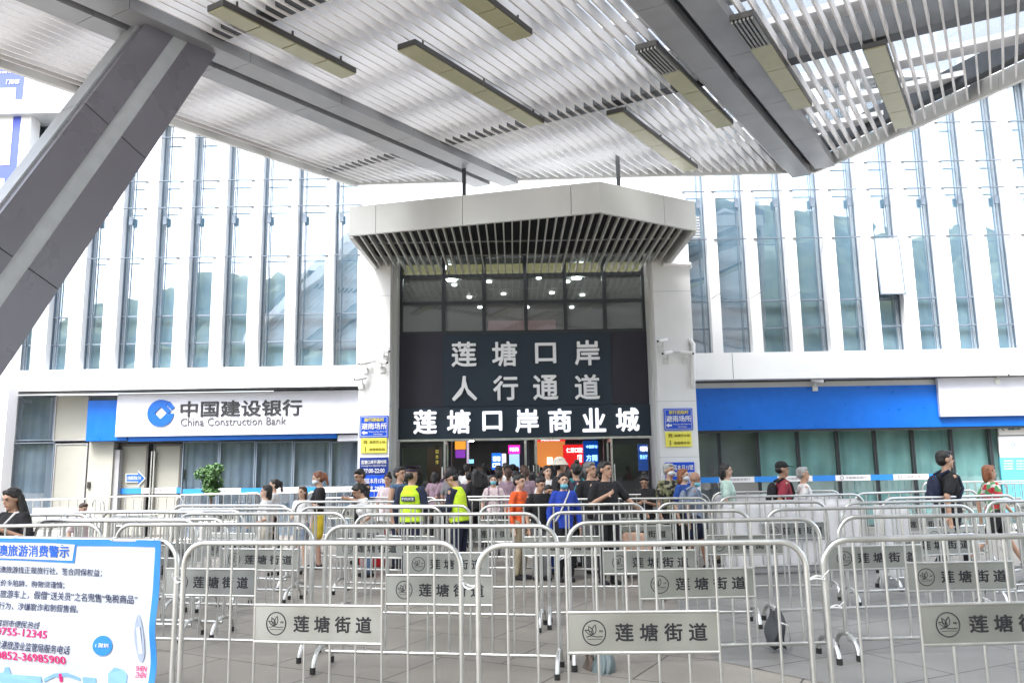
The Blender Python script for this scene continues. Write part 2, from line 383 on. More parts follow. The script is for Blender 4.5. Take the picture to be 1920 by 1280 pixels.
# windows between white fins; pixel spans measured along the window sills
Lw = [(24, 54), (82, 121), (147, 186), (212, 252), (278, 320), (344, 390), (412, 459), (481, 531), (550, 605), (622, 668)]
Rw = [(1300, 1338), (1357, 1413), (1433, 1488), (1508, 1560), (1583, 1632), (1657, 1704), (1729, 1776), (1802, 1847), (1874, 1918)]
def sill(px): return 694 - (px - 20) * 0.0185 if px < 960 else 664 - (px - 1300) * 0.022
LX = [(X_(a, sill(a), YF), X_(b, sill(b), YF)) for a, b in Lw]
RX = [(X_(a, sill(a), YF), X_(b, sill(b), YF)) for a, b in Rw]
for k in range(7): LX.insert(0, (LX[0][0] - 0.92, LX[0][0] - 0.40))
for k in range(8): RX.append((RX[-1][1] + 0.4, RX[-1][1] + 1.0))
LT, RTR = [5.2, 5.96, 7.53, 8.95, 9.72, 11.0], [5.36, 6.13, 7.81, 9.18, 9.96, 11.1]
def wing(xs, z0, trans, x_lo, x_hi, side, TOP):
    edges = [x_lo] + [e for p in xs for e in p] + [x_hi]
    for i in range(0, len(edges), 2):
        if edges[i + 1] - edges[i] > 0.02: MB().box(edges[i], edges[i + 1], YF + 0.01, YG + 0.1, z0 - 0.005, TOP).build('fin', WHITE, bld)
    for i, (a, b) in enumerate(xs):
        f = MB(); c = 0.014
        f.box(a, a + c, YG - 0.05, YG + 0.05, z0, TOP); f.box(b - c, b, YG - 0.05, YG + 0.05, z0, TOP)
        for z in trans[:2]: f.box(a + c, b - c, YG - 0.04, YG + 0.05, z - 0.02, z + 0.02)
        ex = (a + 0.16) if side < 0 else (b - 0.16)            # slim vertical mullion standing proud
        f.box(ex - 0.006, ex + 0.006, YG - 0.10, YG - 0.051, z0, TOP)
        for z in trans[2:]: f.box(a - 0.1 * (side > 0) + 0.001, b + 0.1 * (side < 0) - 0.001, YF - 0.05, YF + 0.009, z - 0.009, z + 0.009)
        o = f.build('window', MULL, bld)
        MB().box(a + c, b - c, YG - 0.006, YG + 0.006, z0, TOP).build('pane', GLASS, o)
        q = MB().box(ex - 0.05, ex + 0.05, YG - 0.16, YG - 0.10, trans[3] - 0.42, trans[3] - 0.18)
        if i % 1 == 0: q.build('lamp_bracket', MULL, o)
        if side > 0 and z0: MB().beam((b + 0.03, YF + 0.02, trans[1] + 0.02), (b + 0.22, YF - 0.28, trans[1] + 0.12), (0, 0, 0.006), (0.006, 0, 0)).build('stay', MULL, o)
wing(LX, LZ0, LT, -34, -3.95, -1, TOP); wing(RX, RZ0, RTR, 4.4, 34, 1, TOPR)
# one window on the right stands open
a, b = RX[5]
o = empty('open_sash', (0, 0, 0)); o.parent = bld
sf = MB()
for x0, x1 in ((a, a + 0.03), (b - 0.03, b)): sf.hexa([(x0, YF - 0.14, 6.2), (x1, YF - 0.14, 6.2), (x1, YF - 0.1, 6.2), (x0, YF - 0.1, 6.2)], [(x0, YF - 0.05, 7.75), (x1, YF - 0.05, 7.75), (x1, YF - 0.01, 7.75), (x0, YF - 0.01, 7.75)])
sf.box(a, b, YF - 0.15, YF - 0.1, 6.16, 6.199); sf.build('sash_frame', MULL, o)
MB().hexa([(a + 0.03, YF - 0.128, 6.2), (b - 0.03, YF - 0.128, 6.2), (b - 0.03, YF - 0.12, 6.2), (a + 0.03, YF - 0.12, 6.2)], [(a + 0.03, YF - 0.038, 7.75), (b - 0.03, YF - 0.038, 7.75), (b - 0.03, YF - 0.03, 7.75), (a + 0.03, YF - 0.03, 7.75)]).build('pane', mat('mirror_coated_pane', (0.62, 0.66, 0.70), 0.03, 1.0), o)
# walls, roof, cornice, upper storey
MB().box(-3.95, 4.4, YF + 0.1, YG + 0.2, 7.9, TOP).build('wall', WHITE, bld)
MB().box(-34, 4.4, YF - 0.05, 36, TOP, TOP + 0.25).build('roof', WHITE, bld)
MB().box(4.401, 34, YF - 0.05, 36, TOPR, TOPR + 0.2).build('roof', WHITE, bld)
MB().box(-34, -11.9, YF - 0.9, YF - 0.05, TOP - 0.22, TOP + 0.18).build('cornice', COLSTRIP, bld)
MB().box(-34, -9, 23.5, 36, TOP + 0.25, 15.5).build('upper_wall', PURLIN, bld)
MB().box(-34, -3.96, YG + 0.14, YG + 0.18, LZ0 + 0.01, TOP).build('inner_wall', mat('pale_backing', (0.33, 0.40, 0.46), 0.8, noise_amt=0.25, noise_scale=1.6, stretch=(1, 1, 0.12)), bld)  # pale backing set close behind the glass to catch daylight and brighten the windows
MB().box(4.41, 34, YG + 0.14, YG + 0.18, RZ0 + 0.01, TOPR).build('inner_wall', MATS['pale_backing'], bld)
v = MB(); x0 = X_(1283, 430, YF); x1 = X_(1312, 430, YF)
for k in range(9): z = Z_(1298, 408 + k * 5.2, YF); v.box(x0, x1, YF - 0.03, YF + 0.005, z - 0.03, z + 0.012)
v.build('louvre_vent', PURLIN, bld)

# pillars beside the entrance
YP = 21.0
PLx = (X_(673, 700, YP), X_(731, 700, YP)); PRx = (X_(1231, 700, YP), X_(1303, 700, YP))
for (a, b) in (PLx, PRx):
    p = MB().box(a, b, YP, YS + 0.3, 0, 7.6).build('pillar', WHITE_PILLAR, bld, bevel=0.012)
    for z in (6.3, 3.35, 1.9): MB().box(a - 0.002, b + 0.002, YP - 0.003, YP + 0.3, z, z + 0.012).build('panel_joint', COLSTRIP, p)

# entrance: frames, upper glazing, sign panels, doors
EX0, EX1 = -3.12, PRx[0] - 0.07; DZ, SZ, GZ = 2.50, 5.40, 7.75
for a, b in ((PLx[1], EX0), (EX1, PRx[0])): MB().box(a, b, YP + 0.35, YS + 0.3, 0, 7.6).build('jamb', FASCIA, bld)
fr = MB(); mx = [X_(p, 600, YS) for p in (832, 908, 986, 1060, 1134)]
xs = [EX0 + 0.03] + mx + [EX1 - 0.03]
for x in xs: fr.box(x - 0.05, x + 0.05, YS - 0.08, YS + 0.08, SZ, GZ)
for z in (SZ + 0.03, 6.28, 7.05): fr.box(EX0, EX1, YS - 0.06, YS + 0.06, z - 0.045, z + 0.045)
ug = fr.build('entrance_window', FRAME, bld)
MB().box(EX0, EX1, YS - 0.006, YS + 0.006, SZ, GZ).build('pane', GLASS_E, ug)
for a, b in zip(xs[:-1], xs[1:]): MB().box(a + 0.06, b - 0.06, YS + 0.1, YS + 0.4, 7.2, 7.42).build('lit_cove', mat('warm_cove', (0.75, 0.62, 0.28), 0.5, emit=0.18), ug)
MB().box(EX0, EX1, YS - 0.12, YS + 0.10, 3.36, SZ - 0.02).build('sign_backing', SIGNDARK2, bld)
MB().box(X_(831, 690, YS - 0.12), X_(1146, 690, YS - 0.12), YS - 0.15, YS - 0.121, 3.37, SZ - 0.03).build('sign_backing', SIGNDARK, bld)
MB().box(EX0, EX1, YS - 0.22, YS + 0.10, DZ, 3.35).build('door_header', SIGNDARK, bld)
MB().box(EX0, EX1, YS - 0.2, YS + 0.05, DZ - 0.06, DZ - 0.002).build('door_track', STEEL, bld)

def word_sign(name, chars, boxes, Y, m, label, bold, depth):
    o = empty(name, (0, Y, 2.5), label=label, cat='sign letters'); o.location = (0, 0, 0)
    for c, bx in zip(chars, [small(q) if ch == '口' else q for ch, q in zip(chars, boxes)]): ptext(c, bx[0], bx[1], bx[2], bx[3], Y, m, o, bold=bold, depth=depth, name='letter')
    return o
row = lambda xs, wd, y0, y1: [(x - wd / 2, x + wd / 2, y0 - (x - 985) * 0.012, y1 - (x - 985) * 0.012) for x in xs]
small = lambda b: ((b[0] * 0.92 + b[1] * 0.08), (b[0] * 0.08 + b[1] * 0.92), b[2] * 0.92 + b[3] * 0.08, b[2] * 0.10 + b[3] * 0.90)
word_sign('gate_name_letters', '莲塘口岸', row((870, 946, 1023, 1101), 47, 639, 686), YS - 0.2, LETTER, 'silver raised characters 莲塘口岸, upper line on the dark panel over the entrance', 0.022, 0.05)
word_sign('passage_name_letters', '人行通道', row((871, 948, 1023, 1101), 47, 703, 750), YS - 0.2, LETTER, 'silver raised characters 人行通道, second line on the dark panel over the entrance', 0.022, 0.05)
word_sign('mall_name_letters', '莲塘口岸商业城', row((797, 860, 923, 988, 1050, 1114, 1177), 44, 766, 811), YS - 0.29, LETTERW, 'glowing white characters 莲塘口岸商业城 directly above the entrance doors', 0.026, 0.06)

# doors
def leaf(x0, x1, y, name='door_leaf'):
    f = MB(); c = 0.06
    f.box(x0, x0 + c, y - 0.03, y + 0.03, 0, DZ - 0.07); f.box(x1 - c, x1, y - 0.03, y + 0.03, 0, DZ - 0.07)
    f.box(x0 + c, x1 - c, y - 0.03, y + 0.03, DZ - 0.22, DZ - 0.07); f.box(x0 + c, x1 - c, y - 0.03, y + 0.03, 0.01, 0.2)
    f.box(x0 + c, x1 - c, y - 0.025, y + 0.025, 0.78, 0.9)
    o = f.build(name, FRAME, bld); MB().box(x0 + c, x1 - c, y - 0.006, y + 0.006, 0.2, DZ - 0.22).build('pane', GLASS_D, o); return o
leaf(EX0 + 0.02, X_(832, 850, YS), YS); leaf(X_(1146, 850, YS), EX1 - 0.02, YS)
def swung(x, y0, y1):
    f = MB(); c = 0.05
    f.box(x - 0.025, x + 0.025, y0, y0 + c, 0, DZ - 0.08); f.box(x - 0.025, x + 0.025, y1 - c, y1, 0, DZ - 0.08)
    f.box(x - 0.025, x + 0.025, y0 + c, y1 - c, DZ - 0.16, DZ - 0.08); f.box(x - 0.025, x + 0.025, y0 + c, y1 - c, 0.01, 0.15)
    o = f.build('door_leaf', STEEL, bld); MB().box(x - 0.005, x + 0.005, y0 + c, y1 - c, 0.15, DZ - 0.16).build('pane', GLASS_D, o)
    for s in (-1, 1):
        h = MB().tube([(x + s * 0.07, y0 + 0.12, 0.25), (x + s * 0.07, y0 + 0.12, 1.75)], 0.018)
        for z in (0.5, 1.5): h.tube([(x, y0 + 0.12, z), (x + s * 0.07, y0 + 0.12, z)], 0.01)
        h.build('handle', STEEL, o, 40)
for px in (838, 985, 1004, 1141): swung(X_(px, 850, YS), YS - 0.75, YS + 0.2)
for px in (841, 996, 1138): MB().box(X_(px, 850, YS) - 0.06, X_(px, 850, YS) + 0.06, YS + 0.22, YS + 0.34, 0, DZ).build('door_post', FRAME, bld)

# interior of the passage
IX0, IX1, IY1 = -6.5, 7.2, 42
it = MB(); it.box(IX0, IX1, YS + 0.35, IY1, -0.2, 0.006); it.build('interior_floor', INTFLOOR, bld)
MB().box(IX0, IX1, YS + 0.42, IY1, 8.0, 8.1).build('ceiling', mat('interior_ceiling', (0.30, 0.31, 0.31), 0.6), bld)
MB().box(IX0, IX1, IY1, IY1 + 0.2, 0, 8).build('interior_wall', INTWALL, bld)
MB().box(IX0 - 0.2, IX0, YS + 0.35, IY1, 0, 8).build('interior_wall', INTWALL, bld)
MB().box(IX1, IX1 + 0.2, YS + 0.35, IY1, 0, 8).build('interior_wall', INTWALL, bld)
MB().box(IX0, EX0 - 0.0, YS + 0.32, YS + 0.36, 0, 8).build('interior_wall', INTWALL, bld)
MB().box(EX1, IX1, YS + 0.32, YS + 0.36, 0, 8).build('interior_wall', INTWALL, bld)
MB().box(IX0, IX1, 27.5, 41, 3.0, 3.3).build('mezzanine', INTWALL, bld)
for px, py in ((852, 533), (880, 556), (917, 527), (944, 550), (1035, 548), (1064, 527), (1092, 552), (988, 575), (1072, 575), (1010, 520), (900, 575)):
    p = WZ(px, py, 7.99)
    if p.y < 41: tag(MB().cyl((p.x, p.y, 7.94), 0.085, 0.055).build('downlight', mat('downlight_lens', (1, 0.96, 0.9), 0.3, emit=4)), 'small round white downlight glowing on the dark ceiling behind the upper entrance glazing', 'ceiling light', 'downlights in the entrance hall')
for k in range(7):
    for j in range(2): tag(MB().cyl((-2.0 + j * 4.2, 24.0 + k * 2.2 if k else 24.5, 2.97 if k > 1 else 7.94), 0.16, 0.025).build('downlight', mat('downlight_lens2', (1, 0.96, 0.9), 0.3, emit=22)), 'round downlight in the low ceiling along the passage behind the doors', 'ceiling light', 'downlights along the passage')

# lit shop signs and screens inside
def screen(name, px0, px1, py0, py1, Y, col, em, label, cat, lines=(), th=0.08, floor=False):
    mb = MB(); r = pbox(mb, px0, px1, py0, py1, Y, th)
    if floor: mb.box(r[0], r[1], Y + 0.01, Y + th - 0.01, 0, r[2])
    o = mb.build(name, mat(name + '_face_%d%d' % (px0, py0), col, 0.3, emit=em * 0.32)); tag(o, label, cat)
    for body, a, b, c, d, m in lines: ptext(body, a, b, c, d, Y - 0.012, m, o, bold=0.02, depth=0.01)
    return o
WGLOW = mat('glowing_white_letter', (1, 1, 1), 0.4, emit=0.5)
screen('shop_screen', 922, 940, 849, 880, 25.5, (0.02, 0.16, 0.85), 0.9, 'bright blue lit screen reading 莲塘口岸 inside the passage', 'screen', [('莲塘', 924, 938, 855, 864, WGLOW), ('口岸', 924, 938, 867, 876, WGLOW)])
screen('shop_screen', 953, 975, 834, 850, 26.5, (0.80, 0.02, 0.42), 1.0, 'magenta lit shop sign above a pale blue screen in the passage', 'screen', [('时尚', 956, 972, 838, 846, WGLOW)])
screen('shop_screen', 955, 974, 851, 884, 26.6, (0.35, 0.62, 0.95), 0.8, 'pale blue lit poster screen under the magenta sign in the passage', 'screen')
screen('shop_screen', 941, 949, 850, 880, 26.0, (0.95, 0.9, 0.9), 0.8, 'narrow white lit poster with a dark red figure beside the blue screen', 'screen')
screen('hanging_board', 853, 873, 822, 842, 24.6, (0.85, 0.36, 0.04), 0.7, 'orange hanging shop board over the left of the open doors', 'sign')
screen('hanging_board', 854, 872, 843, 858, 24.4, (0.30, 0.06, 0.55), 0.5, 'purple hanging shop board below the orange one in the passage', 'sign')
screen('vertical_banner', 875, 879, 822, 876, 24.2, (0.75, 0.62, 0.85), 0.5, 'tall thin lilac lit banner inside the left of the doorway', 'banner')
screen('shop_screen', 880, 888, 861, 868, 29, (0.2, 0.65, 0.95), 1.0, 'small cyan screen deep inside the passage', 'screen')
screen('shop_wall', 1003, 1060, 822, 890, 27.5, (0.75, 0.27, 0.07), 0.45, 'glowing orange shop wall inside the right of the passage', 'shop wall', th=0.15, floor=True)
screen('shop_fascia', 1007, 1060, 819, 827, 25.2, (0.8, 0.02, 0.03), 0.7, 'red lit shop fascia over the orange shop in the passage', 'sign', [('同仁口腔', 1015, 1050, 821, 826, WGLOW)])
screen('light_box', 1026, 1036, 857, 870, 27.0, (1.0, 0.86, 0.6), 2.0, 'small warm white lantern glowing in front of the orange shop wall', 'lamp')
screen('shop_sign', 1056, 1094, 833, 890, 25.0, (0.80, 0.015, 0.02), 0.6, 'large red lit clinic sign board reading 牙口腔 inside the doors', 'sign', [('仁牙口腔', 1062, 1092, 839, 848, WGLOW), ('口腔', 1083, 1091, 851, 866, WGLOW)], floor=True)
screen('shop_sign', 1094, 1122, 826, 890, 25.3, (0.0, 0.07, 0.42), 0.35, 'dark blue sign board reading 中国移动 inside the right of the doors', 'sign', [('中国移动', 1099, 1120, 834, 840, mat('pale_blue_letter', (0.3, 0.6, 1), 0.4, emit=0.5)), ('方開', 1099, 1120, 852, 864, MATS['pale_blue_letter'])], floor=True)
screen('door_poster', 1197, 1216, 826, 882, 23.0, (0.02, 0.10, 0.50), 0.3, 'blue poster behind the right fixed glass panel of the entrance', 'poster', [('中国移动', 1200, 1214, 836, 846, WGLOW), ('营业厅', 1200, 1214, 852, 860, MATS['pale_blue_letter'])])
screen('upper_screen', 915, 1042, 586, 640, 34, (0.42, 0.16, 0.17), 0.35, 'large dim pink advertising screen seen through the upper entrance glazing', 'screen')
screen('wall_panel', 800, 848, 824, 890, 29.5, (0.10, 0.05, 0.04), 0.0, 'dark brown wall panel at the left of the passage', 'panel', floor=True)
screen('wall_panel', 975, 1000, 824, 890, 31, (0.03, 0.05, 0.09), 0.0, 'dark blue wall panel in the middle of the passage', 'panel', floor=True)
o = screen('door_couplet', 815, 824, 832, 872, YS - 0.05, (0.02, 0.018, 0.012), 0.0, 'narrow black vertical plaque with gold characters on the left fixed door glass', 'plaque', th=0.012)
for k, c in enumerate('如本作'): ptext(c, 816.5, 822.5, 842 + k * 10, 850 + k * 10, YS - 0.06, YTEXT, o, depth=0.006)

# ---------------------------------------------------------------- pointed awning over the entrance
aw = empty('entrance_awning', (0, 0, 0), label='pointed silver awning with dark slatted underside above the entrance', cat='awning')
ZA, ZT = 7.10, 7.80
PA = [(-3.78, 18.07), (1.95, 16.62), (4.36, 18.10), (4.30, 21.28), (-3.70, 21.28)]
def wall_strip(a, b, z0, z1, th):
    a, b = Vector((*a, 0)), Vector((*b, 0)); d = (b - a).normalized(); nn = Vector((d.y, -d.x, 0)) * -1
    return [a + Vector((0, 0, z0)), b + Vector((0, 0, z0)), b + Vector((0, 0, z1)), a + Vector((0, 0, z1))], nn * th
def lerp2(a, b, t): return (a[0] + (b[0] - a[0]) * t, a[1] + (b[1] - a[1]) * t)
# fascia panels with joints at the measured fractions
for a, b, cuts in ((PA[0], PA[1], (0, 0.115, 0.472, 0.893, 1)), (PA[1], PA[2], (0, 0.655, 1)), (PA[2], PA[3], (0, 1)), (PA[4], PA[0], (0, 1))):
    L = math.hypot(b[0] - a[0], b[1] - a[1])
    for u, v in zip(cuts[:-1], cuts[1:]):
        e = 0.006 / L
        p, q = lerp2(a, b, u + (e if u else 0)), lerp2(a, b, v - (e if v < 1 else 0))
        pts, th = wall_strip(p, q, ZA, ZT, 0.08); MB().prism(pts, th).build('fascia_panel', FASCIA, aw)
MB().prism([(x, y, ZT - 0.06) for x, y in [(-3.6, 18.2), (1.95, 16.8), (4.2, 18.2), (4.2, 21.25), (-3.6, 21.25)]], (0, 0, 0.05)).build('top_deck', FASCIA, aw)
MB().prism([(x, y, ZA + 0.3) for x, y in [(-3.6, 18.25), (1.95, 16.85), (4.2, 18.25), (4.2, 21.2), (-3.6, 21.2)]], (0, 0, 0.05)).build('void_shade_sheet', BLACK, aw)  # black sheet painted as the shade of the void above the slats
sl_ = MB(); x = -3.52
def front_y(x): return PA[0][1] + (x - PA[0][0]) / (PA[1][0] - PA[0][0]) * (PA[1][1] - PA[0][1]) if x < PA[1][0] else PA[1][1] + (x - PA[1][0]) / (PA[2][0] - PA[1][0]) * (PA[2][1] - PA[1][1])
while x < 4.2:
    sl_.box(x - 0.014, x + 0.014, front_y(x) + 0.12, 21.98 if EX0 < x < EX1 else 21.2, ZA - 0.0, ZA + 0.15); x += 0.198
sl_.build('slats', mat('pale_grey_slat', (0.52, 0.53, 0.50), 0.45, noise_amt=0.08), aw)
MB().box(-3.5, 4.1, 19.3, 19.34, ZA + 0.16, ZA + 0.19).box(-3.3, 4.0, 20.6, 20.64, ZA + 0.16, ZA + 0.19).build('cross_bar', FASCIA, aw)
for a, b, o_ in ((PA[4], PA[0], 1), (PA[2], PA[3], -1)):
    MB().beam((a[0] + 0.06 * o_, a[1], ZA - 0.03), (b[0] + 0.06 * o_, b[1], ZA - 0.03), (0.05, 0, 0), (0, 0, 0.028)).build('edge_trim', FASCIA, aw)
RODX = [(870, 18.3), (1158, 18.2)]

# ---------------------------------------------------------------- great slatted canopy
_ds = ray(1885, 757).normalized()
_e = ray(650, 348).cross(ray(1530, 320)).cross(Vector((0, 0, 1))).normalized()
if _e.x < 0: _e = -_e
RN = _e.cross(_ds).normalized()
if RN.z < 0: RN = -RN
RTT = _ds.cross(RN).normalized()
if RTT.x < 0: RTT = -RTT
R0 = WY(870, 308, 18.3); RD = RN.dot(R0)
def RP(x, y): return WP(x, y, RN, RD)
def st(p): q = p - R0; return q.dot(_ds), q.dot(RTT)
def un(s, t, h=0.0): return R0 + _ds * s + RTT * t + RN * h
cn = empty('plaza_canopy', (0, 0, 0), label='great white slatted canopy with grey box gutters and one raking column over the plaza', cat='canopy')
sB, tB = st(RP(650, 348)); sC, tC = st(RP(1530, 320)); sD, tD = st(RP(1920, 145)); sA, tA = st(RP(0, 105))
NEAR = -17.5
slopeCD = (tD - tC) / (sD - sC)
def s_far(t):
    if t <= tC: return sB + (sC - sB) * (t - tB) / (tC - tB)
    return sC + (t - tC) / slopeCD
tEnd = tC + slopeCD * (NEAR - sC)
# gutters
tl = [st(RP(640, y))[1] for y in (199, 219, 233, 252)]
wl = [abs(tl[1] - tl[0]), abs(tl[2] - tl[1]), abs(tl[3] - tl[2])]
gA = (st(RP(415, 105))[1] + st(RP(905, 335))[1]) / 2; gB = (st(RP(1275, 0))[1] + st(RP(1523, 317))[1]) / 2
HW = 0.55
print('canopy', 'widths', wl, 'gutters', gA, gB, 't range', tB, tC, tEnd)
def gutter(t):
    for s in (-1, 1):
        t0, t1 = (t - HW, t - 0.09) if s < 0 else (t + 0.09, t + HW)
        tm = (t0 + t1) / 2; sf = s_far(max(t0, t1)) - 0.05; n = 9
        for k in range(n):
            a, b = NEAR + (sf - NEAR) * k / n, NEAR + (sf - NEAR) * (k + 1) / n - 0.012
            MB().beam(un(a, tm, -0.02), un(b, tm, -0.02), RTT * (abs(t1 - t0) / 2), RN * 0.10).build('gutter_panel', BEAMG, cn)
    MB().beam(un(NEAR, t, 0.35), un(s_far(t) - 0.1, t, 0.35), RTT * 0.3, RN * 0.2).build('gutter_beam', DARKBEAM, cn)
gutter(gA); gutter(gB)
# slats: one field left of the first gutter, one between, one to the right
def field(t0, t1):
    mb = MB(); t = t0; sp = 0.2
    while t < t1:
        sf = s_far(t) - 0.12
        if sf > NEAR + 0.2: mb.beam(un(NEAR, t, 0.088), un(sf, t, 0.088), RTT * 0.016, RN * 0.088)
        t += sp
    return mb.build('slat_field', SLAT, cn)
tLeft = (tA + tB) / 2
field(tLeft + 0.2, gA - HW - 0.05); field(gA + HW + 0.12, gB - HW - 0.05); field(gB + HW + 0.12, tEnd - 0.1)
# purlins above the slats and the glass roof
s = NEAR; k = 0
while s < sC + 0.5:
    def tr(s):   # right end at this s
        return tC + slopeCD * (s - sC) if s < sC else tB + (s - sB) * (tC - tB) / (sC - sB)
    t1 = tr(s) - 0.15
    if s > min(sB, sC): t0 = max(tLeft, tB + (s - sB) * (tC - tB) / (sC - sB)) if (sC - sB) > 0 else tLeft
    else: t0 = tLeft
    if t1 - t0 > 0.3:
        MB().beam(un(s, t0, 0.40), un(s, t1, 0.40), _ds * 0.22, RN * 0.05).build('purlin', mat('pale_purlin_paint', (0.58, 0.57, 0.57), 0.5, noise_amt=0.08), cn)
    s += 1.4; k += 1
for sq in (st(RP(1050, 222))[0], st(RP(385, 82))[0]):
    MB().beam(un(sq, tLeft, 0.335), un(sq, tC + slopeCD * (sq - sC) - 0.15, 0.335), _ds * 0.16, RN * 0.30).build('purlin', DARKBEAM, cn)
poly = [un(NEAR, tLeft), un(NEAR, tEnd), un(sC, tC), un(sB, tLeft)]
MB().prism([p + RN * 0.75 for p in poly], RN * 0.02).build('glass_deck', GLASS_R, cn)
# edge fascias
def edge(p, q, inner, h=0.17, name='edge_fascia'):
    d = (q - p).normalized(); o = inner - d * inner.dot(d); o.normalize()
    L = (q - p).length; n = max(1, int(L / 2.6))
    for k in range(n):
        a, b = p + d * (L * k / n), p + d * (L * (k + 1) / n - 0.01)
        MB().beam(a + RN * 0.12, b + RN * 0.12, o * 0.05, RN * h).build(name, FASCIA, cn)
    MB().beam(p + o * 0.35 + RN * 0.42, q + o * 0.35 + RN * 0.42, o * 0.12, RN * 0.2).build('edge_beam', DARKBEAM, cn)
edge(un(sB, tLeft), un(sC, tC), -_ds); edge(un(sC, tC), un(NEAR, tEnd), -RTT); edge(un(NEAR, tLeft), un(sB, tLeft), RTT, 0.2); edge(un(NEAR, tLeft), un(NEAR, tEnd), _ds)
# raking column in the vertical plane of the first gutter
top = un(st(RP(352, 72))[0], gA, 0.15)
h = Vector((_ds.x, _ds.y, 0)).normalized(); ax = (h * 0.46 + Vector((0, 0, 0.89))).normalized(); dn = (h * 0.89 - Vector((0, 0, 0.46))).normalized()
side = RTT.copy(); side.z = 0; side.normalize()
bot = top - ax * ((top.z + 0.0) / ax.z)
DW, TW = 0.53, 0.33
def colbox(d0, d1, t0, t1, m, name, parent, l0=0.0, l1=1.0):
    c = dn * ((d0 + d1) / 2) + side * ((t0 + t1) / 2); p, q = bot + (top - bot) * l0, bot + (top - bot) * l1
    return MB().beam(p + c, q + c, dn * (abs(d1 - d0) / 2), side * (abs(t1 - t0) / 2)).build(name, m, parent)
column = colbox(-DW, DW, -TW, TW - 0.05, COLUMN, 'column', cn)
N = 4
for k in range(N):
    l0, l1 = k / N, (k + 1) / N - 0.0015
    colbox(-DW, -0.13, TW - 0.049, TW, COLUMN, 'cladding', column, l0, l1); colbox(0.09, DW, TW - 0.049, TW, COLUMN, 'cladding', column, l0, l1)
    colbox(-DW - 0.03, -DW - 0.001, -TW + 0.1, TW - 0.16, COLSTRIP, 'cladding', column, l0, l1)
colbox(-0.13, 0.09, TW - 0.048, TW - 0.015, COLSTRIP, 'recess_strip', column)

# lamp bars hanging under the slats
def lamp(px0, py0, px1, py1, label, sink=False, segs=4, width=0.36):
    a, b = st(RP(px0, py0)), st(RP(px1, py1)); t = (a[1] + b[1]) / 2; s0, s1 = sorted((a[0], b[0])); hgt = -0.16
    o = empty('lamp_bar', un((s0 + s1) / 2, t, hgt), label=label, cat='lamp', group='lamp bars under the canopy'); inv = Matrix.Translation(-o.location)
    def put(mb, name, m):
        q = mb.build(name, m, o); q.data.transform(inv); return q
    put(MB().beam(un(s0, t, hgt + 0.05), un(s1, t, hgt + 0.05), RTT * (width / 2), RN * 0.045), 'lamp_body', LAMPBODY)
    for k in range(segs):
        u, v = s0 + (s1 - s0) * k / segs + 0.012, s0 + (s1 - s0) * (k + 1) / segs - 0.012
        sink_here = sink and k == 0
        if sink_here:
            mb = MB()
            for j in range(6): mb.beam(un(u, t - width * 0.42 + j * width * 0.168, hgt - 0.01), un(v, t - width * 0.42 + j * width * 0.168, hgt - 0.01), RTT * 0.016, RN * 0.03)
            put(mb, 'heat_sink', HEATSINK)
        else: put(MB().beam(un(u, t, hgt - 0.008), un(v, t, hgt - 0.008), RTT * (width / 2 - 0.015), RN * 0.012), 'lamp_panel', LAMPFACE)
    for sx in (s0 + 0.3, (s0 + s1) / 2, s1 - 0.3): put(MB().beam(un(sx, t + 0.1, hgt + 0.09), un(sx, t + 0.1, 0.05), RTT * 0.012, _ds * 0.012), 'hanger', LAMPBODY)
lamp(408, -5, 650, 127, 'unlit olive lamp bar under the canopy, nearest to the raking column', width=0.34)
lamp(765, 70, 1003, 221, 'unlit olive lamp bar with four full panels above the left rod of the awning')
lamp(830, -60, 982, 52, 'unlit olive lamp bar cut by the top of the photo between two longer bars')
lamp(1218, 70, 1352, 224, 'unlit lamp bar with a bare ribbed heat sink end, left of the right gutter', True)
lamp(1392, 15, 1502, 188, 'unlit lamp bar with a bare ribbed heat sink end, right of the right gutter', True)
lamp(1645, 70, 1688, 226, 'unlit olive lamp bar nearest to the right edge of the canopy')
lamp(1158, 197, 1290, 308, 'unlit olive lamp bar closest to the far edge above the right awning rod')
# the two rods between the canopy and the awning
for px, yy in RODX:
    p = RP(px, 308 if px < 1000 else 300); MB().box(p.x - 0.045, p.x + 0.045, p.y - 0.045, p.y + 0.045, ZT - 0.3, p.z + 0.15).build('hanger_rod', DARKBEAM, aw)

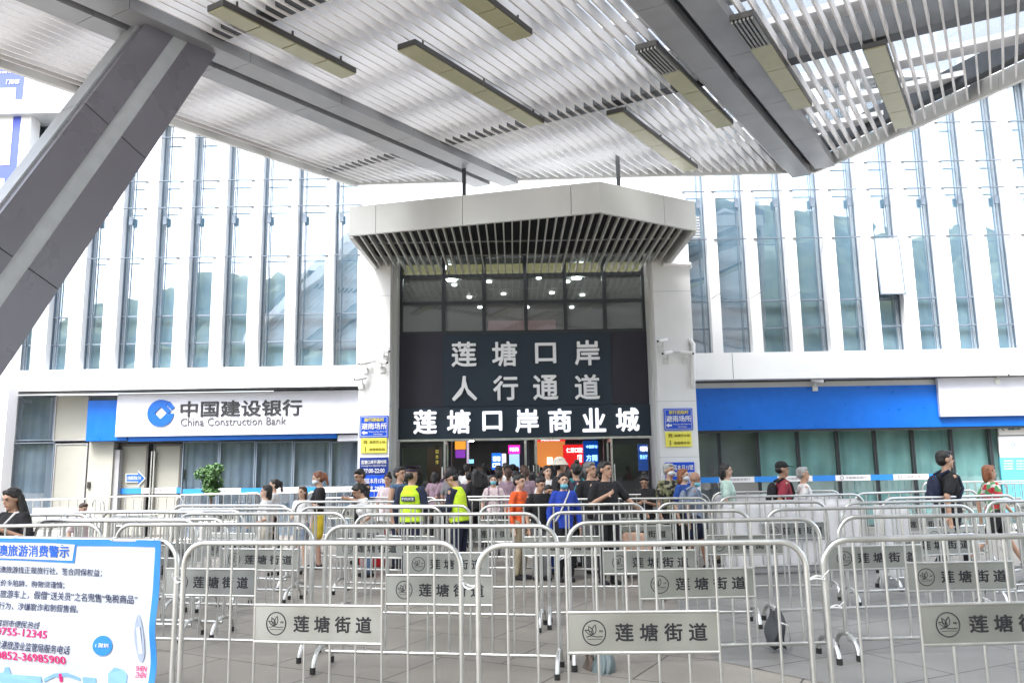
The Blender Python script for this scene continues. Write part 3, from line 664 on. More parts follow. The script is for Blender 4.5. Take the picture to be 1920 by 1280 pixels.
# ---------------------------------------------------------------- bank front, left of the entrance
def pane_with_blind(name, px0, px1, py0, py1, Y, blind, glassm, parent, fold=0.09, depth=0.12, frame=True, gap=0.03, floor=True):
    a, b = X_(px0, (py0 + py1) / 2, Y), X_(px1, (py0 + py1) / 2, Y); z1 = Z_((px0 + px1) / 2, py0, Y); z0 = 0.0 if floor else Z_((px0 + px1) / 2, py1, Y)
    f = MB(); c = gap
    f.box(a, a + c, Y - 0.03, Y + 0.05, z0, z1).box(b - c, b, Y - 0.03, Y + 0.05, z0, z1).box(a + c, b - c, Y - 0.03, Y + 0.05, z1 - c, z1).box(a + c, b - c, Y - 0.03, Y + 0.05, z0, z0 + c)
    o = f.build(name, FRAME if frame is True else frame, parent)
    MB().box(a + c, b - c, Y - 0.005, Y + 0.005, z0 + c, z1 - c).build('pane', glassm, o)
    if blind:
        m = MB(); n = max(4, int((b - a) / (fold / 3))); v = []; ff = []
        for i in range(n + 1):
            x = a + (b - a) * i / n; y = Y + depth + fold * 0.16 * math.sin(i * 2.1 + math.sin(i * 0.37) * 2) * (0.5 + 0.5 * math.sin(i * 0.13 + px0)) + fold * 0.2 * math.sin(i * 0.7)
            v += [(x, y, z0 + 0.03), (x, y + 0.01, z1 - 0.05)]
        for i in range(n): ff.append((2 * i, 2 * i + 2, 2 * i + 3, 2 * i + 1))
        m.add(v, ff).build('curtain', blind, o, 60)
    return o
BG = -4.0
MB().box(-34, X_(22, 850, YS), YS - 0.35, YS + 0.3, 0, LZB - 0.06).build('wall', WHITE_PILLAR, bld)
pane_with_blind('shop_window', 20, 103, 741, 826, YS, CURT_G, GLASS_S, bld, frame=MULL, floor=False)
pane_with_blind('shop_window', 20, 100, 829, 935, YS, CURT_G, GLASS_S, bld, frame=MULL)
pane_with_blind('shop_window', 103, 165, 741, 826, YS, None, BEIGE, bld, frame=PURLIN, floor=False)
pane_with_blind('shop_window', 101, 162, 831, 935, YS, None, BEIGE, bld, frame=PURLIN)
mb = MB(); pbox(mb, 164, 210, 828, 940, YS - 0.05, 0.5); r = mb.v; mb.v = [(x, y, z if z > 1.5 else 0) for x, y, z in mb.v]; mb.build('bank_pier', BEIGE, bld)
mb = MB(); pbox(mb, 208, 345, 826, 829, YS + 0.0, 0.3); mb.build('door_lintel', FRAME, bld)
mb = MB(); mb.box(X_(209, 880, YS), X_(222, 880, YS), YS + 0.02, YS + 0.9, 0, 2.35); mb.build('door_recess', PURLIN, bld)
for a, b in ((222, 277), (286, 340)):
    o = pane_with_blind('bank_door', a, b, 832, 940, YS + 0.25, None, BEIGE, bld, frame=mat('brown_grey_frame', (0.10, 0.095, 0.09), 0.4), gap=0.06)
for px in (279, 284): MB().box(X_(px, 880, YS) - 0.015, X_(px, 880, YS) + 0.015, YS + 0.12, YS + 0.2, 0.3, 2.3).build('handle', STEEL, bld)
for a, b in ((341, 410), (411, 478), (479, 549), (550, 619), (620, 672)):
    pane_with_blind('shop_window', a, b, 827, 940, YS, CURT_G, GLASS_S, bld, frame=MULL)
mb = MB(); pbox(mb, 342, 346, 880, 898, YS + 0.05, 0.06); mb.build('door_reader', RUBBER, bld)
mb = MB(); pbox(mb, 163, 168, 903, 915, YS - 0.1, 0.05); mb.build('door_reader', RUBBER, bld)

bank = empty('bank_sign', (0, 0, 0), label='long white bank sign with blue round emblem 中国建设银行 China Construction Bank', cat='sign')
YB = YS - 0.42
mb = MB(); pbox(mb, 163, 240, 750, 826, YB + 0.10, 0.3); mb.build('blue_board', BLUE, bank)
mb = MB(); pbox(mb, 240.5, 631, 814, 824, YB + 0.10, 0.3); v0 = mb.v
mb.build('blue_strip', BLUE, bank)
mb = MB(); pbox(mb, 218, 690, 734, 815, YB, 0.09); mb.build('white_board', WBOARD, bank, bevel=0.01)
mb = MB(); pbox(mb, 633, 690, 815, 826, YB + 0.12, 0.2); mb.build('white_trim', WBOARD, bank)
ptext('中国建设银行', 338, 566, 750, 780, YB - 0.02, INK, bank, bold=0.014, depth=0.02)
ptext('China Construction Bank', 338, 536, 782, 797, YB - 0.02, mat('grey_ink', (0.10, 0.10, 0.11), 0.5), bank, depth=0.02)
# round emblem: thick ring sector with a square hole and a slit
def emblem(px, py, rp, Y, m, parent):
    c = WY(px, py, Y); r = rp / FPX * Y * 0.98; cx, cz = c.x, c.z; mb = MB(); n = 64; A = []
    d = r * 0.46
    def inner(a):    # diamond boundary in direction a
        return d / (abs(math.cos(a)) + abs(math.sin(a)))
    a0, a1 = math.radians(52), math.radians(360 - 2)
    for part in ((math.radians(57), math.radians(357)),):
        st_, en = part
        for i in range(n):
            u, v = st_ + (en - st_) * i / n, st_ + (en - st_) * (i + 1) / n
            P = [(cx + math.cos(q) * R, Y, cz + math.sin(q) * R) for q, R in ((u, inner(u)), (u, r), (v, r), (v, inner(v)))]
            mb.prism(P, (0, 0.03, 0))
    # upper right bar: a sloping slab along the diagonal
    for zoff, pts in ((0, ((.181, .279), (.366, .564), (.78, .15), (.62, 0.0), (.46, 0.0))),): mb.prism([(cx + x * r, Y - 0.001, cz + z * r) for x, z in pts], (0, 0.03, 0))
    P = [(cx + x * r, Y - 0.002, cz + z * r) for x, z in ((0.57, 0.82), (0.62, 0.88), (1.02, 0.42), (0.84, 0.22), (0.42, 0.63))]
    mb.prism(P, (0, 0.03, 0)); return mb.build('emblem', m, parent)
emblem(301, 774, 25.5, YB - 0.03, mat('bank_blue', (0.0, 0.09, 0.42), 0.4), bank)

# blue and white tape on the glass
def tape(px0, px1, py0, py1, Y, label, n, logo=False):
    a, b = WY(px0, py0, Y), WY(px1, py1, Y); o = None; z = Z_((px0 + px1) / 2, (py0 + py1) / 2, Y); hgt = 0.075
    o = empty('glass_tape', (0, 0, 0), label=label, cat='tape')
    L = b.x - a.x; x = a.x; k = 0
    while x < b.x - 0.02:
        w_ = (0.62 if k % 2 == 0 else 0.95); e = min(x + w_, b.x)
        MB().box(x, e - 0.002, Y, Y + 0.004, z - hgt, z + hgt).build('blue_section' if k % 2 == 0 else 'white_section', mat('pale_blue_tape', (0.03, 0.24, 0.72), 0.4) if k % 2 == 0 else WHITEP, o)
        if k % 2 and e - x > 0.5:
            MB().tube([(x + 0.17 + 0.045 * math.cos(q * math.pi / 6), Y - 0.004, z + 0.045 * math.sin(q * math.pi / 6)) for q in range(12)], 0.009, 5, True).build('mark', mat('grey_mark', (0.25, 0.2, 0.25), 0.5), o)
            text('中国建设银行', x + 0.28, e - 0.12, z - 0.03, z + 0.035, Y - 0.004, MATS['grey_mark'], o, depth=0.002)
        x = e; k += 1
    return o
tape(223, 340, 914, 925, YS + 0.19, 'blue and white warning tape across the bank door glass', 3)
tape(343, 672, 914, 924, YS - 0.04, 'blue and white warning tape along the curtained bank windows', 8)
tape(1306, 1795, 904, 888, YS - 0.04, 'blue and white warning tape along the teal curtained windows', 14)
o = empty('arrow_sign', (0, 0, 0), label='blue arrow sticker with white border pointing right on the bank door', cat='sign')
def arrow(m, e, y):
    P = [(237 - e, 889 - e), (259, 889 - e), (259, 884 - e * 2), (271 + e * 1.5, 896), (259, 908 + e * 2), (259, 902 + e), (237 - e, 902 + e)]
    MB().prism([WY(a, b, y) for a, b in P], (0, 0.004, 0)).build('arrow', m, o)
arrow(WHITEP, 1.5, YS + 0.2); arrow(INKBLUE, 0, YS + 0.192)
ptext('出境通道请往此 方向', 239, 264, 892, 899, YS + 0.186, WHITEP, o, depth=0.003)

# topiary in a pot
FOL = mat('dark_green_leaf', (0.055, 0.13, 0.035), 0.6, noise_amt=0.35, noise_scale=6)
TRUNK = mat('bark', (0.12, 0.08, 0.05), 0.8)
def leaf_ball(c, r, n, sz, mb, flat=1.0):
    for i in range(n):
        d = Vector((random.gauss(0, 1), random.gauss(0, 1), random.gauss(0, 1))).normalized(); q = r * (0.55 + 0.5 * random.random() ** 0.5) * (0.85 + 0.3 * noise.noise(d * 2.2))
        p = Vector(c) + Vector((d.x * q, d.y * q, d.z * q * flat)); u = Vector((random.gauss(0, 1), random.gauss(0, 1), random.gauss(0, .6))).normalized(); v = u.orthogonal().normalized()
        s_ = sz * (0.7 + 0.6 * random.random()); mb.add([p - u * s_, p + v * s_ * 0.5, p + u * s_, p - v * s_ * 0.5], [(0, 1, 2, 3)])
pt = WY(396, 900, 20.6)
o = empty('topiary_plant', (pt.x, pt.y, 0), label='clipped green topiary plant with two leafy tiers in front of the bank window', cat='plant')
mb = MB(); [leaf_ball((random.gauss(0, .13), random.gauss(0, .13), Z_(396, 887, 20.6) + random.gauss(0, .12)), 0.17, 260, 0.04, mb) for _ in range(9)]; mb.build('crown', FOL, o)
mb = MB(); [leaf_ball((random.gauss(0, .17), random.gauss(0, .12), Z_(396, 918, 20.6) + random.gauss(0, .05)), 0.15, 200, 0.04, mb, 0.7) for _ in range(7)]; mb.build('crown', FOL, o)
MB().tube([(0.0, 0, 0.4), (0.02, 0, 1.0), (-0.03, 0.02, 1.3), (0.03, 0, 1.7)], [0.035, 0.03, 0.028, 0.02]).build('trunk', TRUNK, o, 50)
MB().cyl((0, 0, 0), 0.2, 0.5, 20, 0.27).build('pot', mat('grey_pot', (0.3, 0.3, 0.3), 0.6), o, 40)

# ---------------------------------------------------------------- shop front, right of the entrance
rs = empty('blue_shop_fascia', (0, 0, 0), label='wide plain blue fascia board with a blank white panel, right of the entrance', cat='sign')
YR = YS - 0.35
a, b = X_(1300, 760, YR), 30.0; zt, zb = Z_(1310, 728, YR), Z_(1310, 807, YR)
MB().box(a, b, YR, YR + 0.3, zb, zt).build('blue_board', BLUE, rs)
MB().box(a, b, YR + 0.03, YR + 0.32, zb - 0.06, zb - 0.002).build('base_trim', FRAME, rs)
c = WY(1757, 705, YR - 0.12); d = WY(1762, 781, YR - 0.12)
MB().box(c.x, 24.0, YR - 0.12, YR - 0.004, d.z, c.z - 0.05).build('white_panel', WBOARD, rs, bevel=0.01)
for k, (p0, p1) in enumerate(((1307, 1350), (1351, 1422), (1423, 1498), (1499, 1572), (1573, 1643), (1644, 1714), (1715, 1787), (1788, 1860), (1861, 1935), (1936, 2010), (2011, 2085), (2086, 2160), (2161, 2240))):
    pane_with_blind('shop_window', p0, p1, 808 - (p0 - 1310) * 0.024, 940, YS, CURT_T if k > 1 else None, GLASS_S, bld, frame=FRAME, fold=0.16, depth=0.14, gap=0.035)
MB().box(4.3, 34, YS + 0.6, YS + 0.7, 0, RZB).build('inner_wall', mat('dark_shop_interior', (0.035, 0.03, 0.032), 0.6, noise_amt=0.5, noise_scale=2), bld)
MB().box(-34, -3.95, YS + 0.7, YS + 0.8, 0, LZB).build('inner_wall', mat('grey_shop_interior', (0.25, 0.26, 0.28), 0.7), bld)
MB().box(X_(1380, 850, YS) - 0.9, X_(1420, 850, YS), YS + 0.35, YS + 0.55, 0.05, 1.6).build('shelf_unit', mat('dark_red_shelf', (0.10, 0.02, 0.02), 0.5), bld)
o = empty('poster_stand', (0, 0, 0), label='tall white and cyan information poster with a round mark at the right shop', cat='poster')
YQ = YS - 0.08
mb = MB(); pbox(mb, 1872, 1926, 794, 815, YQ, 0.05); mb.build('header', WHITEP, o)
mb = MB(); pbox(mb, 1874, 1926, 817, 857, YQ, 0.05); mb.build('body', WHITEP, o)
x0, x1, z0, z1 = pbox(MB(), 1876, 1926, 857, 883, YQ, 0.05); MB().box(x0, x1, YQ, YQ + 0.05, 0.3, z1 - 0.002).build('lower_panel', mat('cyan_panel', (0.10, 0.45, 0.62), 0.4), o)
ptext('莲塘口岸', 1890, 1914, 799, 806, YQ - 0.01, mat('teal_ink', (0.02, 0.18, 0.26), 0.5), o, bold=0.02, depth=0.006)
c = WY(1882, 802, YQ); MB().tube([(c.x + 0.06 * math.cos(q * math.pi / 8), YQ - 0.008, c.z + 0.06 * math.sin(q * math.pi / 8)) for q in range(13)], 0.015, 6).build('mark', MATS['teal_ink'], o)
c = WY(1899, 833, YQ); MB().tube([(c.x, YQ - 0.006, c.z + 0.07), (c.x + 0.055, YQ - 0.006, c.z), (c.x, YQ - 0.006, c.z - 0.07), (c.x - 0.055, YQ - 0.006, c.z)], 0.01, 5, True).build('mark', MATS['teal_ink'], o)
for k in range(4): ptext('请有序排队通行', 1882, 1900, 862 + k * 5, 865 + k * 5, YQ - 0.01, WHITEP, o, depth=0.004); ptext('出入境大厅', 1906, 1920, 862 + k * 5, 865 + k * 5, YQ - 0.01, WHITEP, o, depth=0.004)

# ---------------------------------------------------------------- signs on the pillars
def board(name, px0, px1, py0, py1, Y, m, label, lines, extra=None, cat='sign', border=None):
    o = empty(name, (0, 0, 0), label=label, cat=cat)
    mb = MB(); x0, x1, z0, z1 = pbox(mb, px0, px1, py0, py1, Y, 0.03); mb.build('board', m, o, bevel=0.008)
    if border:
        e = 0.03; MB().box(x0 + e, x1 - e, Y - 0.003, Y + 0.002, z1 - e - 0.008, z1 - e).box(x0 + e, x1 - e, Y - 0.003, Y + 0.002, z0 + e, z0 + e + 0.008).box(x0 + e, x0 + e + 0.008, Y - 0.003, Y + 0.002, z0 + e + 0.008, z1 - e - 0.008).box(x1 - e - 0.008, x1 - e, Y - 0.003, Y + 0.002, z0 + e + 0.008, z1 - e - 0.008).build('border', border, o)
    for body, a, b, c, d, mm, bold in lines: ptext(body, a, b, c, d, Y - 0.012, mm, o, bold=bold, depth=0.01)
    if extra: extra(o)
    return o
YT = YP - 0.04
def arrow_left(px, py, w_, o):
    P = [(px, py), (px + w_ * .45, py - w_ * .38), (px + w_ * .45, py - w_ * .16), (px + w_, py - w_ * .16), (px + w_, py + w_ * .16), (px + w_ * .45, py + w_ * .16), (px + w_ * .45, py + w_ * .38)]
    MB().prism([WY(a, b, YT - 0.01) for a, b in P], (0, 0.006, 0)).build('arrow', WHITEP, o)
def rain(px, py, which):
    board('shelter_sign', px, px + 54, py, py + 41, YT, BLUESIGN, 'blue shelter sign with yellow and white characters and an arrow on the %s pillar' % which,
          [('旅行团临时', px + 9, px + 46, py + 4, py + 11, YTEXT, 0.008), ('避雨场所', px + 4, px + 51, py + 13.5, py + 25.5, WHITEP, 0.012), ('Temporary Rain Shelter for', px + 17, px + 51, py + 28.5, py + 31.5, WHITEP, 0), ('Tour Groups', px + 26, px + 43, py + 33, py + 36.5, WHITEP, 0)],
          lambda o: arrow_left(px + 4, py + 32, 11, o), border=WHITEP)
rain(674, 779, 'left'); rain(1245, 765, 'right')
def yel(px, py, which):
    def icons(o):
        for k in (0, 1):
            c = WY(px + 9, py + 7 + k * 14, YT); m = MB()
            if k == 0: m.box(c.x - 0.05, c.x + 0.05, YT - 0.012, YT - 0.002, c.z - 0.03, c.z + 0.045).box(c.x - 0.04, c.x - 0.02, YT - 0.012, YT - 0.002, c.z - 0.05, c.z - 0.031).box(c.x + 0.02, c.x + 0.04, YT - 0.012, YT - 0.002, c.z - 0.05, c.z - 0.031)
            else: m.ell((c.x, YT - 0.006, c.z + 0.05), (0.02, 0.006, 0.02)).box(c.x - 0.015, c.x + 0.015, YT - 0.012, YT - 0.002, c.z - 0.06, c.z + 0.025)
            m.build('icon', mat('olive_ink', (0.25, 0.22, 0.02), 0.5), o)
    mat('olive_ink', (0.25, 0.22, 0.02), 0.5)
    board('direction_sign', px, px + 49, py, py + 28, YT, YELLOW, 'yellow direction sign with two small pictograms under the blue sign on the %s pillar' % which,
          [('港澳巴士站', px + 16, px + 46, py + 4, py + 9.5, MATS['olive_ink'], 0), ('旅客候车处', px + 16, px + 46, py + 18, py + 23.5, MATS['olive_ink'], 0)], icons)
yel(676, 821, 'left'); yel(1248, 809, 'right')
board('hours_sign', 674, 728, 857, 890, YT, NAVY, 'navy sign with the port opening hours 07:00-22:00 on the left pillar',
      [('莲塘口岸开通时间', 677, 724, 862, 869.5, WHITEP, 0.008), ('Liantang Port Opening Hours', 677, 724, 871, 874.5, WHITEP, 0), ('07:00-22:00', 681, 721, 878, 886, WHITEP, 0.01)])
board('notice_sign', 674, 728, 890.5, 935, YT, BLUESIGN, 'bright blue notice with white characters right under the navy hours sign',
      [('港區本月15號', 679, 722, 896, 906, WHITEP, 0.008), ('生效 28號', 682, 720, 910, 919, WHITEP, 0.008)])
board('notice_sign', 1248, 1303, 866, 915, YT, BLUESIGN, 'bright blue notice with white characters at head height on the right pillar',
      [('港區本月15號', 1255, 1300, 871, 881, WHITEP, 0.008), ('生效 日28號', 1257, 1300, 884, 893, WHITEP, 0.008), ('出入境通告', 1259, 1299, 898, 906, WHITEP, 0.01)])
board('street_sign', -22, 5, 796, 831, YS - 0.4, BLUESIGN, 'blue sign cut by the left edge of the photo on the far left white wall', [('出', -14, 3, 803, 822, WHITEP, 0.02)])
# tall blue sign pylon at the far left
o = empty('blue_pylon', (0, 0, 0), label='tall blue and white sign pylon at the far upper left behind the raking column', cat='sign')
YL = 20.6
a = X_(38, 250, YL); zt, zb = Z_(30, 128, YL), Z_(10, 388, YL)
MB().box(a - 3.5, a, YL, YL + 0.25, zb - 0.4, zt).build('board', mat('violet_blue_sign', (0.06, 0.09, 0.55), 0.4), o)
MB().box(a + 0.003, a + 0.28, YL - 0.02, YL + 0.4, 0, zt + 0.1).build('post', WHITEP, o)
for c, d in ((166, 187), (192, 310), (335, 372)): m = MB(); m.box(a - 3.3, a - 0.22 - (0.1 if c > 300 else 0), YL - 0.012, YL - 0.002, Z_(10, d, YL), Z_(10, c, YL)); m.build('white_field', WHITEP, o)
ptext('门诊部', 12, 36, 149, 158, YL - 0.012, WHITEP, o, bold=0.015, depth=0.01)
ptext('综合服务中心', -30, 36, 134, 138, YL - 0.012, WHITEP, o, depth=0.01)

# ---------------------------------------------------------------- security cameras and pipes
def seccam(px, py, Y, label, d=1, ground=False):
    c = WY(px, py, Y); o = empty('security_camera', c, label=label, cat='camera', group='security cameras on the building')
    MB().cap((-0.11 * d, -0.05, 0.05), 0.045, (0.10 * d, -0.18, 0.0), 0.05, 10).build('body', WHITEP, o, 40)
    MB().cyl((0, 0, 0), 0.04, 0.01).v
    MB().ell((0.145 * d, -0.21, -0.012), (0.028, 0.028, 0.028)).build('lens', RUBBER, o, 40)
    MB().tube([(-0.02 * d, -0.05, 0.05), (-0.03 * d, 0.0, -0.1), (-0.03 * d, 0.06, -0.12)], 0.018, 6).box(-0.09, 0.05, 0.03, 0.06, -0.24, -0.08).build('bracket', FASCIA, o)
    return o
seccam(722, 660, YP - 0.06, 'white security camera highest on the left pillar with a thin antenna')
seccam(686, 683, YP - 0.06, 'white security camera at the outer left of the left pillar', -1)
seccam(718, 681, YP - 0.06, 'white security camera at the inner edge of the left pillar')
seccam(678, 712, YP - 0.06, 'small white dome camera lowest on the left pillar', -1)
seccam(1241, 641, YP - 0.06, 'white security camera highest on the right pillar', -1)
seccam(1250, 664, YP - 0.06, 'white security camera at the inner edge of the right pillar', -1)
seccam(1286, 664, YP - 0.06, 'white security camera at the outer edge of the right pillar beside the pipe', 1)
seccam(1530, 716, YS - 0.42, 'white security camera hanging over the blue fascia', 1)
seccam(1872, 703, YS - 0.52, 'security camera at the top edge of the blank white panel', 1)
seccam(8, 747, YS - 0.42, 'security camera on the far left white wall', 1)
for (x0, x1, y) in ((680, 728, 676), (1243, 1292, 660)):
    a, b = WY(x0, y, YP), WY(x1, y, YP); tag(MB().tube([(a.x, YP - 0.02, a.z), (b.x, YP - 0.02, b.z), (b.x, YP - 0.02, b.z + 0.35)], 0.012, 6).build('conduit', FASCIA), 'thin white conduit linking the cameras on the %s pillar' % ('left' if x0 < 900 else 'right'), 'conduit')
a, b = WY(1299, 645, YP), WY(1299, 722, YP); X0 = WY(1285, 664, YP)
tag(MB().tube([(a.x - 0.08, YP - 0.05, a.z + 0.1), (a.x, YP - 0.06, a.z), (b.x, YP - 0.06, b.z), (b.x, YP + 0.02, b.z - 0.05)], 0.055, 12).build('drain_pipe', WHITEP, None, 50), 'white vertical pipe with an elbow on the outer face of the right pillar', 'pipe')
a, b = WY(1243, 497, YP), WY(1293, 497, YP)
tag(MB().tube([(a.x, YP + 0.1, a.z - 0.05), (a.x, YP - 0.08, a.z), (b.x, YP - 0.08, b.z), (b.x + 0.02, YP + 0.1, b.z - 0.03)], 0.06, 12).build('drain_pipe', WHITEP, None, 50), 'white horizontal pipe under the awning at the top of the right pillar', 'pipe')

# ---------------------------------------------------------------- crowd barriers
BL, BH = 2.15, 1.2
def arc(c, r, a0, a1, n, plane):
    out = []
    for i in range(n + 1):
        a = a0 + (a1 - a0) * i / n; p = plane(math.cos(a) * r, math.sin(a) * r); out.append(Vector(c) + Vector(p))
    return out
xz = lambda u, v: (u, 0, v)
yz = lambda u, v: (0, u, v)
def make_barrier():
    o = empty('crowd_barrier', (0, 0, 0)); h = BL / 2 - 0.02; R = 0.16; zt = BH - 0.02; r = 0.019
    path = [(-h, 0, 0.16)] + arc((-h + R, 0, zt - R), R, math.pi, math.pi / 2, 8, xz) + arc((h - R, 0, zt - R), R, math.pi / 2, 0, 8, xz) + [(h, 0, 0.16)]
    MB().tube(path, r, 12).build('frame', STEEL, o, 50)
    MB().tube([(-h + 0.012, 0, 0.135), (h - 0.012, 0, 0.135)], 0.016, 10).build('rail', STEEL, o, 50)
    nb = 10; xs = [-h + (i + 1) * (2 * h) / (nb + 1) for i in range(nb)]
    pl0, pl1 = xs[2], xs[7]; pz0, pz1 = 0.53, 0.77
    full = MB().tube([(0, 0, 0.14), (0, 0, zt - 0.006)], 0.0095, 8).mesh('bar', STEEL, 50)
    up = MB().tube([(0, 0, pz1), (0, 0, zt - 0.006)], 0.0095, 8).mesh('bar', STEEL, 50)
    lo = MB().tube([(0, 0, 0.14), (0, 0, pz0)], 0.0095, 8).mesh('bar', STEEL, 50)
    for i, x in enumerate(xs):
        if 2 < i < 7: link('bar', up, o, (x, 0, 0)); link('bar', lo, o, (x, 0, 0))
        else: link('bar', full, o, (x, 0, 0))
    for z in (pz0, pz1): MB().tube([(pl0 + 0.004, 0, z), (pl1 - 0.004, 0, z)], 0.011, 8).build('plate_rail', STEEL, o, 50)
    p = MB().box(pl0 + 0.004, pl1 - 0.004, -0.004, 0.004, pz0 + 0.009, pz1 - 0.009).build('name_plate', PLATE, o)
    W = pl1 - pl0; zc = (pz0 + pz1) / 2; xe = pl0 + W * 0.175; yf = -0.0065
    e = MB(); e.tube([(xe + 0.073 * math.cos(k * math.pi / 16), yf + 0.001, zc + 0.073 * math.sin(k * math.pi / 16)) for k in range(32)], 0.0038, 5, True)
    def petal(ang, L, wd, cx=-0.008, cz=-0.012):
        u = Vector((math.cos(ang), 0, math.sin(ang))); v = Vector((-u.z, 0, u.x)); P = []
        for k in range(9): q = k / 8; P.append(Vector((xe + cx, yf + 0.001, zc + cz)) + u * (L * q) + v * (wd * math.sin(math.pi * q ** 0.8)))
        for k in range(7, 0, -1): q = k / 8; P.append(Vector((xe + cx, yf + 0.001, zc + cz)) + u * (L * q) - v * (wd * math.sin(math.pi * q ** 0.8)))
        e.tube(P, 0.0026, 4, True)
    petal(math.radians(75), 0.062, 0.013); petal(math.radians(118), 0.058, 0.012); petal(math.radians(150), 0.058, 0.010)
    e.tube([(xe - 0.05, yf + 0.001, zc - 0.025), (xe - 0.02, yf + 0.001, zc - 0.018), (xe + 0.02, yf + 0.001, zc - 0.025), (xe + 0.055, yf + 0.001, zc - 0.022)], 0.003, 4)
    e.tube([(xe - 0.045, yf + 0.001, zc - 0.038), (xe + 0.05, yf + 0.001, zc - 0.038)], 0.0018, 4)
    e.build('emblem', INK, p)
    text('莲塘', xe + 0.032, xe + 0.056, zc + 0.002, zc + 0.016, yf + 0.001, INK, p, depth=0.002, name='lettering')
    for k, c in enumerate('莲塘街道'):
        x0 = pl0 + W * (0.315 + k * 0.162); text(c, x0, x0 + W * 0.122, zc - 0.053, zc + 0.053, yf, INK, p, bold=0.022, depth=0.003, name='lettering')
    foot = MB().tube([(0, -0.215, 0.012), (0, -0.205, 0.07)] + [(0, 0.2 * math.cos(a), 0.06 + 0.125 * math.sin(a)) for a in [math.pi - math.pi * k / 12 for k in range(1, 12)]] + [(0, 0.205, 0.07), (0, 0.215, 0.012)], 0.019, 10).mesh('foot', STEEL, 50)
    tip = MB().cyl((0, 0, 0), 0.024, 0.05, 12).mesh('rubber_tip', RUBBER, 40)
    for s_ in (-1, 1):
        f = link('foot', foot, o, (s_ * (h - 0.0), 0, 0))
        for y in (-0.2135, 0.2135): link('rubber_tip', tip, f, (0, y, 0))
    return o
proto = make_barrier()
# pixel ends of the top tubes, row by row from the front
ROWS = [
 [(-230, 993, 339, 1012), (345, 1006, 870, 1010), (890, 1012, 1513, 1006), (1535, 1003, 2140, 990)],
 [(-200, 982, 196, 978), (216, 976, 589, 977), (606, 979, 1047, 979), (1061, 974, 1539, 965), (1565, 964, 2050, 954)],
 [(66, 970, 370, 970), (93, 967, 430, 968), (333, 957, 653, 958), (664, 958, 1016, 958), (1023, 955, 1407, 951), (1430, 947, 1827, 937), (1843, 936, 2230, 927)],
 [(-60, 962, 175, 960), (122, 955, 400, 956), (189, 953, 460, 954), (333, 949, 545, 950), (560, 946, 832, 947), (640, 943, 884, 944), (896, 943, 1211, 940), (1228, 940, 1552, 935), (1574, 936, 1912, 927)],
 [(322, 942, 545, 945), (552, 936, 789, 937), (792, 934, 1050, 932), (1063, 932, 1329, 929), (1345, 926, 1621, 919), (1638, 918, 1912, 908)],
 [(600, 929, 826, 929), (836, 928, 1068, 926), (1080, 925, 1331, 922), (1333, 920, 1577, 916), (1593, 914, 1838, 907), (1859, 905, 2100, 898)],
]
ORD = ['front', 'second', 'third', 'fourth', 'fifth', 'sixth']
NTH = ['leftmost', 'second from left', 'third from left', 'fourth from left', 'fifth from left', 'sixth from left', 'seventh from left', 'eighth from left', 'ninth from left']

FRONT = ['steel barrier with the cloth travel warning banner tied on it, front row', 'steel crowd barrier with a 莲塘街道 plate directly right of the banner, front row', 'steel crowd barrier with a large 莲塘街道 plate, third in the front row', 'steel crowd barrier cut by the right photo edge, front row']
ENDS = {}
first = True
def place_barrier(p, q, label):
    global first
    o = proto if first else copy_tree(proto); first = False
    mid = (p + q) / 2; d = q - p; L = d.length
    o.location = (mid.x, mid.y, 0); o.rotation_euler = (random.gauss(0, 0.008), random.gauss(0, 0.003), math.atan2(d.y, d.x)); o.scale = (min(1.14, max(0.9, L / BL)), 1, 1)
    tag(o, label, 'barrier', 'steel crowd barriers on the plaza'); return o
for ri, row_ in enumerate(ROWS):
    for bi, (a, b, c, d) in enumerate(row_):
        p, q = WZ(a, b, BH) * 0.975, WZ(c, d, BH) * 0.975; p.z = q.z = 0
        my = (p.y + q.y) / 2; dy = (q.y - p.y) * 0.6                 # soften the measured skew
        p = Vector((p.x * (my - dy / 2) / p.y, my - dy / 2, 0)); q = Vector((q.x * (my + dy / 2) / q.y, my + dy / 2, 0))
        L = (q - p).length; dd = (q - p).normalized()
        if a < 0: p = q - dd * 2.2
        elif c > 1920: q = p + dd * 2.2
        else:
            k = (2.42 / L) ** 0.75 if L > 2.42 else 1.0
            p, q = p * k, q * k
        ENDS[(ri, bi)] = (p, q)
        place_barrier(p, q, FRONT[bi] if ri == 0 else 'steel crowd barrier, %s in the %s row from the camera' % (NTH[bi], ORD[ri]))
# barriers standing by the shop fronts
for p0, p1, Y, label in (((347, 926), (478, 922), 19.5, 'steel crowd barrier standing in front of the topiary and the bank windows'), ((45, 938), (165, 936), 17.2, 'steel crowd barrier with a pale sheet at the far left by the bank'), ((182, 937), (335, 928), 18.6, 'slanting steel crowd barrier in front of the bank door'),
                         ((638, 906), (668, 905), 20.2, 'steel crowd barrier half hidden behind the people by the left pillar'), ((1775, 880), (1835, 882), 20.0, 'steel crowd barrier at the right shop window behind the walking man'), ((1840, 882), (1906, 881), 20.2, 'steel crowd barrier in front of the information poster at the far right')):
    a, b = WY(*p0, Y), WY(*p1, Y); a.z = b.z = 0; d = (b - a).normalized()
    c = (a + b) / 2; place_barrier(c - d * 1.05, c + d * 1.05, label)
